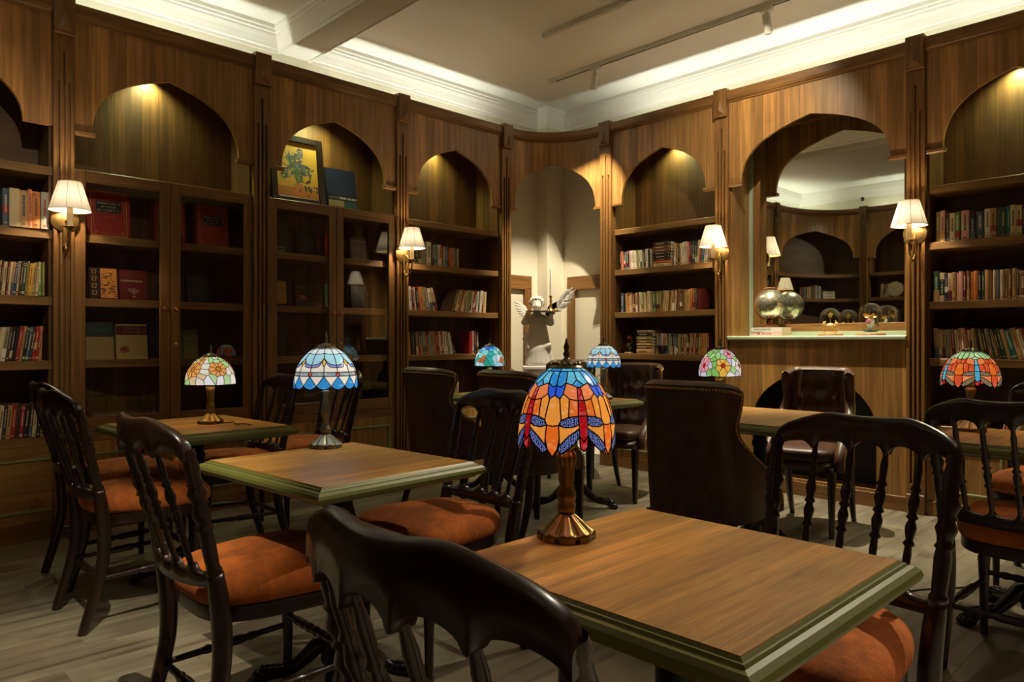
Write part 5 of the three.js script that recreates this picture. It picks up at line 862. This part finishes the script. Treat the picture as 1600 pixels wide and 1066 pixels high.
{
  seed = 400;
  const t = thing('statue', 'white winged cherub statue in a draped robe, holding a tray', 'statue', [ST[0], 0.912, -ST[1]], stTurn);
  const B = [[[0, .02, 0], [0, .16, 0], .115, .105], [[0, .16, 0], [-.01, .34, 0], .10, .075], [[-.01, .34, 0], [-.015, .44, 0], .074, .068], [[-.015, .46, 0], [-.02, .53, .015], .035, .03], [[-.075, .455, .01], [-.135, .42, .04], .034, .028], [[-.135, .42, .04], [-.105, .495, .09], .026, .02], [[.045, .455, .01], [.115, .415, .045], .034, .028], [[.115, .415, .045], [.115, .495, .09], .027, .02]];
  for (let i = 0; i < 9; i++) { const a = -1.4 + i * .36; B.push([[Math.sin(a) * .065, .36, Math.cos(a) * .06], [Math.sin(a + .25) * .115, .03, Math.cos(a + .25) * .105], .012, .024]); }
  B.push([[-.07, .36, .05], [-.13, .26, .06], .02, .016], [[-.13, .26, .06], [-.10, .18, .09], .016, .02], [[-.11, .12, .07], [.10, .20, .09], .02, .022], [[.09, .14, .05], [.13, .04, .05], .03, .02]);
  mesh('body', blob(B, [-.26, .004, -.2], [.26, .58, .2], 76, 90), M.plaster, t);
  const Hd = [[[-.02, .585, .02], [-.02, .60, .03], .052, .05], [[-.02, .56, .055], [-.018, .565, .062], .03, .026], [[-.018, .585, .080], [-.017, .575, .086], .008, .009], [[-.045, .572, .062], [-.04, .57, .066], .016, .014], [[.008, .572, .066], [.01, .57, .066], .016, .014]];
  mesh('head', blob(Hd, [-.1, .5, -.06], [.06, .67, .12], 40, 160), M.plaster, t);
  const hair = []; for (let i = 0; i < 90; i++) { const a = rnd() * 6.283, b = Math.acos(1 - 1.25 * rnd()), x = Math.sin(b) * Math.sin(a), y = Math.cos(b), z = Math.sin(b) * Math.cos(a); if (z > .45 && y < .62) continue; hair.push(ball(rr(.013, .019), -.02 + x * .062, .602 + y * .062, .02 + z * .062, [1, 1, 1], 8, 6)); }
  mesh('hair', hair, M.plaster, t);
  const feathers = (s) => { const g = []; for (let i = 0; i < 7; i++) { const a = 0.15 + i * 0.16, L = .075 + .012 * i; g.push(ball(1, 0, 0, 0, [L / 2, .014, .006], 10, 6).translate(L / 2, 0, 0).rotateZ(Math.PI - a + .62).translate(-.09 - .004 * i, .50 + .010 * i, -.035 - .004 * i)); } return join(g).scale(s, 1, 1); };
  mesh('wing', feathers(1), M.plaster, t); mesh('wing', feathers(-1).translate(-.03, 0, 0), M.plaster, t);
  mesh('foot_slab', lathe([[0, -.001], [.125, -.001], [.13, .008], [.122, .02], [.10, .03], [0, .03]], 28), M.plaster, t);
  // tray and what stands on it
  const ty = 0.912 + 0.512, tp = stAt(.045, ty, .105), tr = thing('tray', 'oval bronze tray resting on the statue\'s raised hands', 'tray', [tp.x, tp.y, tp.z], stTurn);
  mesh('dish', lathe([[0, 0], [.10, 0], [.155, .004], [.172, .012], [.174, .015], [.168, .015], [.15, .009], [0, .006]], 40).scale(1, 1, .56), M.pewter, tr);
  const cp = stAt(.115, ty + .007, .105), cs = thing('candlestick', 'ornate golden candlestick with a tall white candle on the tray', 'candlestick', [cp.x, cp.y, cp.z]);
  mesh('holder', [lathe([[0, 0], [.034, 0], [.036, .006], [.026, .014], [.016, .03], [.010, .05], [.016, .06], [.010, .072], [.013, .10], [.009, .12], [.015, .135], [.017, .15], [.012, .153], [.008, .15], [0, .15]], 24), ...[0, 1, 2, 3, 4, 5].map((i) => ball(.008, Math.sin(i * 1.047) * .027, .014, Math.cos(i * 1.047) * .027, [1, 1.3, 1], 7, 5))], M.gold, cs);
  mesh('candle', lathe([[0, .148], [.0105, .148], [.0095, .40], [.004, .405], [.0012, .407], [.0012, .418], [0, .418]], 14), M.white, cs);
  const qp = stAt(.165, ty + .007, .105), qf = thing('quill_feather', 'fluffy white quill feather standing on the tray beside the candle', 'feather', [qp.x, qp.y, qp.z], stTurn);
  const barbs = []; for (let i = 0; i < 70; i++) for (const s of [-1, 1]) { const k = i / 69, bx0 = .02 + .125 * k * (.65 + .35 * k), by0 = .03 + .16 * k, L = (.046 + .052 * Math.sin(Math.min(1, k * 1.0 + .12) * Math.PI)) * rr(.8, 1.1), a = .83 + s * (1.0 - .35 * k) + rr(-.12, .12), zz = rr(-.012, .012); barbs.push(sweep([[bx0, by0, 0], [bx0 + Math.cos(a) * L * .55, by0 + Math.sin(a) * L * .55, zz], [bx0 + Math.cos(a - s * .3) * L, by0 + Math.sin(a - s * .3) * L, zz * 1.8]], [.002, .0032, .0008], 3, 4)); }
  const bm = mesh('vane', barbs, PH({ color: 0xf4f1ea, roughness: 0.9, transmission: 0.35, thickness: 0, side: THREE.DoubleSide }), qf); bm.userData.kind = 'stuff';
  mesh('shaft', sweep([[0, 0, 0], [.02, .04, 0], [.07, .11, 0], [.145, .19, 0]], [.003, .0028, .002, .0008], 14, 6), M.ivory, qf);
  mesh('inkwell', lathe([[0, 0], [.018, 0], [.020, .01], [.015, .022], [.008, .03], [.007, .03], [0, .02]], 18), M.gold, qf);
  // pedestal
  const pd = thing('pedestal', 'white fluted pedestal with a scrolled capital under the statue', 'pedestal', [ST[0], 0.0855, -ST[1]], stTurn);
  mesh('plinth', [bx(.36, .06, .36, 0, .03, 0, .004), bx(.32, .05, .32, 0, .085, 0, .006), lathe([[0, .11], [.15, .11], [.155, .125], [.14, .14], [.125, .15], [0, .15]], 32)], M.plaster, pd);
  mesh('shaft', grid(96, 1, (a, b) => { const w = a * 6.28319, r = .112 - .008 * b + .006 * Math.abs(Math.sin(w * 8)); return [Math.sin(w) * r, .15 + b * .48, Math.cos(w) * r]; }, true), M.plaster, pd);
  const lv = []; for (let r = 0; r < 2; r++) for (let i = 0; i < 10; i++) { const a = (i + r * .5) / 10 * 6.283, d = (q, y) => [Math.sin(a) * q, y, Math.cos(a) * q]; lv.push(sweep([d(.105, .62 + r * .045), d(.125, .66 + r * .045), d(.135 + r * .01, .70 + r * .04), d(.155 + r * .012, .705 + r * .035), d(.158 + r * .01, .69 + r * .035)], [.016, .02, .018, .012, .006], 8, 6)); }
  for (const [sx, sz] of [[1, 1], [1, -1], [-1, 1], [-1, -1]]) lv.push(new THREE.TorusGeometry(.026, .011, 8, 18).rotateY(Math.atan2(sx, sz) + Math.PI / 2).translate(sx * .115, .765, sz * .115), ball(.012, sx * .115, .765, sz * .115));
  mesh('capital', [lathe([[0, .62], [.105, .62], [.112, .63], [.106, .64], [.11, .70], [.14, .79], [0, .79]], 32), ...lv.map(clean)], M.plaster, pd);
  mesh('abacus', bx(.30, .036, .30, 0, .808, 0, .008), M.plaster, pd);
}
// ---------------------------------------------------------------- on the sage sill before the mirror
const SILL = 1.1895;
{
  const say = ['pink-edged white book lying under the silver globe', 'white book with black lettering, directly below the globe stand'];
  [[0, .034, '#d8b8b0', 'BEYOND'], [.0345, .032, '#d6d2c8', 'PHOTOGRAPHY']].forEach(([y, t, col, word], i) => {
    const o = thing('book', say[i], 'book', [5.425, SILL + y, -2.66], -Math.PI / 2 + (i ? .04 : 0)), w = .26 - i * .012, d = .185;
    const cv = document.createElement('canvas'); cv.width = 512; cv.height = 64; const c = cv.getContext('2d'); c.fillStyle = col; c.fillRect(0, 0, 512, 64); c.fillStyle = i ? '#2a2a2a' : '#a03838'; c.font = 'bold 40px sans-serif'; c.fillText(word, i ? 40 : 190, 46); if (!i) { c.beginPath(); c.arc(140, 32, 17, 0, 7); c.fill(); } const tx = new THREE.CanvasTexture(cv); tx.colorSpace = THREE.SRGBColorSpace;
    const cover = S({ color: col, roughness: .5 }), sp = new THREE.BoxGeometry(w, t, .003).translate(0, t / 2, d / 2 - .0015);
    mesh('cover', [new THREE.BoxGeometry(w, .0025, d - .003).translate(0, .00125, -.0015), new THREE.BoxGeometry(w, .0025, d - .003).translate(0, t - .00125, -.0015)].map(clean), cover, o);
    mesh('spine', sp, S({ map: tx, roughness: .5 }), o); mesh('pages', new THREE.BoxGeometry(w - .008, t - .0055, d - .012).translate(0, t / 2, -.001), M.paper, o);
  });
  const y0 = SILL + .0672, R = .116, cy = y0 + .185, gt = dataTex(512, 256, (x, y) => { const n = noise2(x * 6, y * 4, 6, 99) * .55 + noise2(x * 16, y * 9 + 4, 16, 99) * .3 + noise2(x * 40, y * 22, 40, 99) * .15, land = smooth(.48, .56, n), k = .7 + .3 * noise2(x * 90, y * 50, 90, 99); return [cl((150 + 60 * land) * k + 30), cl((150 + 55 * land) * k + 30), cl((128 + 50 * land) * k + 28)]; });
  const t = thing('globe', 'silver desk globe on a copper stand, standing on two books', 'globe', [5.425, y0, -2.67], -Math.PI / 2);
  mesh('sphere', clean(new THREE.SphereGeometry(R, 48, 32)).translate(0, cy - y0, 0), S({ map: gt, metalness: .85, roughness: .24 }), t);
  const arc = []; for (let i = 0; i <= 24; i++) { const a = Math.PI * .42 + i / 24 * Math.PI * 1.02; arc.push(V3(Math.cos(a) * (R + .012), cy - y0 + Math.sin(a) * (R + .012), 0)); }
  const beads = []; for (let i = 0; i < 18; i++) { const a = Math.PI * .55 + i / 17 * Math.PI * .8; beads.push(ball(.0055, Math.cos(a) * (R + .015), cy - y0 + Math.sin(a) * (R + .015), 0, [1, 1, 1], 7, 5)); }
  mesh('meridian_arm', [sweep(arc, .0045, 40, 8), ...beads, ball(.008, Math.cos(Math.PI * .42) * (R + .012), cy - y0 + Math.sin(Math.PI * .42) * (R + .012), 0)], M.copper, t);
  mesh('stand', lathe([[0, 0], [.062, 0], [.066, .006], [.060, .014], [.03, .024], [.014, .034], [.018, .042], [.011, .05], [.014, .058], [0, .0575]], 32), M.copper, t);
}
function cloche(label, v, r, h) {
  const t = thing('glass_cloche', label, 'glass dome', [5.42, SILL, -v], -Math.PI / 2, 'glass domes on the mirror sill');
  mesh('wooden_base', lathe([[0, 0], [r * 1.22, 0], [r * 1.25, .006], [r * 1.2, .014], [r * 1.06, .018], [0, .018]], 36), S({ map: grainTex, color: 0xb98a54, roughness: .45 }), t);
  const pr = [[r, .0185], [r, h - r]]; for (let i = 1; i <= 12; i++) { const a = i / 12 * Math.PI / 2; pr.push([r * Math.cos(a), h - r + r * Math.sin(a)]); }
  mesh('dome', lathe(pr, 40), M.glass, t); return t;
}
{
  seed = 77;
  const petal = (L, W, cup) => grid(6, 6, (a, b) => { const x = (a - .5) * W * Math.sin(Math.PI * (.12 + .8 * b)), z = L * b; return [x, cup * b * b + cup * .8 * (a - .5) * (a - .5) * 4, z]; });
  const solid = (c, o = {}) => S({ color: c, roughness: .45, side: THREE.DoubleSide, ...o });
  cloche('clear glass dome over a small golden figure, nearer the globe', 2.20, .072, .205);
  const f = thing('figurine', 'small golden carousel figure with a star under the glass dome nearer the globe', 'figurine', [5.42, SILL + .0185, -2.20], -Math.PI / 2);
  mesh('wheels', [new THREE.TorusGeometry(.026, .003, 8, 24).translate(-.022, .034, .018), new THREE.TorusGeometry(.026, .003, 8, 24).translate(.024, .034, -.014), ...[0, 1, 2, 3].map((i) => between(lathe([[.0014, 0], [.0014, 1]], 6), [-.022 + Math.cos(i * .785) * .026, .034 + Math.sin(i * .785) * .026, .018], [-.022 - Math.cos(i * .785) * .026, .034 - Math.sin(i * .785) * .026, .018]))].map(clean), M.gold, f);
  mesh('body', [ball(.024, .0, .052, 0, [1.25, 1, 1]), lathe([[0, 0], [.045, 0], [.045, .006], [.02, .012], [.012, .02], [0, .02]], 20), ball(.012, -.04, .075, .01), ball(.012, .045, .07, 0), sweep([[-.05, .02, 0], [-.055, .06, 0], [-.03, .09, 0]], .003, 10, 6), sweep([[.05, .02, 0], [.058, .06, 0], [.035, .095, 0]], .003, 10, 6)], M.paleGold, f);
  const star = new THREE.Shape(); for (let i = 0; i < 10; i++) { const r = i % 2 ? .010 : .022, a = i / 10 * 6.283 + Math.PI / 2; i ? star.lineTo(Math.cos(a) * r, Math.sin(a) * r) : star.moveTo(Math.cos(a) * r, Math.sin(a) * r); }
  mesh('star', [new THREE.ExtrudeGeometry(star, { depth: .004, bevelEnabled: true, bevelThickness: .0015, bevelSize: .0015, bevelSegments: 1 }).translate(0, .135, -.002), lathe([[.0025, .07], [.002, .12]], 6)].map(clean), M.gold, f);
  cloche('clear glass dome over a rose and a golden butterfly, farther from the globe', 1.915, .079, .232);
  const r = thing('figurine', 'porcelain rose with teal leaves and a golden butterfly under glass', 'figurine', [5.42, SILL + .0185, -1.915], -Math.PI / 2);
  const leaves = [], whites = []; for (let i = 0; i < 8; i++) leaves.push(petal(.052, .036, .012).translate(0, .006, .01).rotateY(i * .785)); for (let i = 0; i < 9; i++) whites.push(petal(.045, .036, .04).rotateX(-.5).translate(0, .03, .006).rotateY(i * .698 + .3));
  mesh('leaves', leaves, solid(0x5f9a92), r); mesh('petals', whites, solid(0xe6e0d4), r);
  const rose = []; for (let k = 0; k < 3; k++) for (let i = 0; i < 5 - k; i++) rose.push(petal(.026 - .004 * k, .026 - .004 * k, .02).rotateX(-.75 - .2 * k).translate(0, 0, .003).rotateY(i * 6.283 / (5 - k) + k)); mesh('rose', join(rose).translate(-.004, .058, .03), solid(0xd28a98), r);
  const bf = []; for (const s of [-1, 1]) bf.push(petal(.05, .04, .01).rotateZ(s * .9).rotateY(s * .9).translate(s * .006, .12, .004), petal(.036, .03, .008).rotateZ(s * 1.2).rotateY(s * 1.9).translate(s * .006, .115, .002)); bf.push(ball(.006, 0, .122, 0, [1, 1, 4]), sweep([[0, .02, 0], [.004, .07, -.008], [0, .12, 0]], .002, 8, 6)); mesh('butterfly', bf, M.gold, r);
  const gr = []; for (let i = 0; i < 14; i++) gr.push(petal(.035, .014, .01).rotateX(-rr(.3, 1.2)).rotateY(rnd() * 6.28).translate(rr(.01, .045), rr(.04, .11), rr(-.04, .0))); mesh('foliage', gr, solid(0x31523a), r);
}
// ---------------------------------------------------------------- small things on shelves and tables
{
  const fb = frameR(4.121), place = (x, y, z) => [FACE_R - z, y, -(4.121 - x)];
  const b = thing('bowl', 'dark round wooden bowl in front of the old books', 'bowl', place(.50, 1.0355, -.055));
  mesh('shell', lathe([[0, .0], [.034, 0], [.036, .006], [.06, .03], [.082, .075], [.085, .08], [.079, .08], [.056, .036], [.03, .012], [0, .010]], 32), M.darkWood, b);
  b.scale.set(.62, .95, .62);
  const r = thing('rose_ornament', 'small preserved red rose in a glass bell, beside the lying stack', 'ornament', place(.125, 1.0355, -.09));
  mesh('wooden_base', lathe([[0, 0], [.045, 0], [.047, .006], [.042, .015], [0, .016]], 24), M.shelf, r);
  mesh('bloom', [...[0, 1, 2, 3, 4, 5, 6].map((i) => ball(.015, Math.sin(i * .9) * .014, .135 + .005 * (i % 3), Math.cos(i * .9) * .014, [1, .9, 1], 9, 7)), ball(.018, 0, .145, 0)], S({ color: 0x8e1020, roughness: .5 }), r);
  mesh('stem', sweep([[0, .016, 0], [.006, .07, 0], [0, .13, 0]], .0025, 8, 6), S({ color: 0x3c5a2c, roughness: .7 }), r);
  mesh('leaves', [0, 1, 2, 3].map((i) => ball(1, 0, 0, 0, [.022, .004, .012], 8, 5).rotateZ(.7).translate(.018, .05 + i * .016, 0).rotateY(i * 1.7)), S({ color: 0x8a8a50, roughness: .7 }), r);
  const d = []; for (let i = 0; i <= 10; i++) { const a = i / 10 * Math.PI / 2; d.push([.042 * Math.cos(a), .135 + .05 * Math.sin(a)]); } mesh('dome', lathe([[.042, .0165], ...d], 28), M.glass, r);
  const c = thing('cup', 'tiny yellow patterned cup next to the red book', 'cup', [3.537 + .845, 1.0355, -FACE_L - .06]);
  mesh('shell', lathe([[0, 0], [.018, 0], [.022, .01], [.022, .04], [.020, .04], [.019, .006], [0, .005]], 20), S({ color: 0xa89858, roughness: .5 }), c);
  const ck = thing('clock', 'round pale wall clock standing on the shelf, seen in the mirror', 'clock', [-.16 - .06, 1.80 + .113, -3.68], Math.PI / 2);
  mesh('face', lathe([[0, 0], [.105, 0], [.105, .012], [0, .012]], 40).rotateX(Math.PI / 2), S({ color: 0xd8cfae, roughness: .6 }), ck); mesh('rim', new THREE.TorusGeometry(.107, .006, 10, 48).translate(0, 0, .008), M.paleGold, ck);
  mesh('hand', span(-.002, .002, -.01, .06, .013, .015, .0005).rotateZ(1.0), M.black, ck); mesh('hand', span(-.0015, .0015, -.01, .085, .015, .017, .0005).rotateZ(-1.05), M.black, ck);
  mesh('marks', Array.from({ length: 12 }, (_, i) => bx(.003, .012, .002, 0, .09, .0125, .0005).rotateZ(i * Math.PI / 6)), M.black, ck);
  // plant behind the second blue and white lamp
  const p = thing('potted_plant', 'small green leafy plant in a dark pot beside the second blue and white lamp', 'plant', [4.00, .7505, -3.34]);
  mesh('pot', lathe([[0, 0], [.03, 0], [.034, .01], [.04, .06], [.043, .065], [.038, .066], [.035, .058], [0, .055]], 24), M.black, p);
  const gm = S({ color: 0x3f7a34, roughness: .55, side: THREE.DoubleSide }); seed = 12;
  for (let i = 0; i < 20; i++) { const a = rnd() * 6.283, L = rr(.09, .17), up = rr(.5, 1.35), w = rr(.006, .010); mesh('leaf', grid(4, 10, (s, b) => { const q = b * L, x = Math.cos(up - b * 1.2), o = q * x * .8, y = .06 + q * Math.sin(up) * (1 - .35 * b) + .05 * b * (i % 3); const ww = (s - .5) * 2 * w * Math.sin(Math.PI * Math.min(1, .1 + b * .95)); return [Math.sin(a) * o + Math.cos(a) * ww, y + Math.abs(s - .5) * .004, Math.cos(a) * o - Math.sin(a) * ww]; }), gm, p); }
  mesh('stem', [0, 1, 2].map((i) => sweep([[0, .05, 0], [.01 * (i - 1), .10, .006 * i], [.02 * (i - 1), .16, .01 * i]], .0035, 6, 6)), gm, p);
  tag(mesh('lamp_cord', sweep([[3.05, .004, -1.22], [3.25, .004, -1.24], [3.4, .004, -1.16], [3.62, .004, -1.10], [3.80, .004, -.98], [3.95, .004, -.86]], .0035, 40, 6), M.black), 'thin black lamp cord lying across the pale floor by the chair legs', 'cord');
  const lc = scene.getObjectByName('table_lamp_002'); mesh('cord', sweep([[-.05, .004, 0], [-.09, .004, .02], [-.12, .010, 0], [-.15, .004, -.03], [-.19, .004, -.02], [-.24, .004, -.05]], .0028, 30, 6), M.black, lc);
  tag(mesh('security_camera', [bx(.05, .05, .03, -.38, 3.33, -4.2, .006), bx(.03, .03, .03, -.36, 3.31, -4.2, .006)], M.black), 'tiny black camera on the far cove wall, seen in the mirror', 'camera');
}

scene.traverse((o) => { if (o.isLight && o.shadow) { o.castShadow = true; } });
renderer.render(scene, camera);
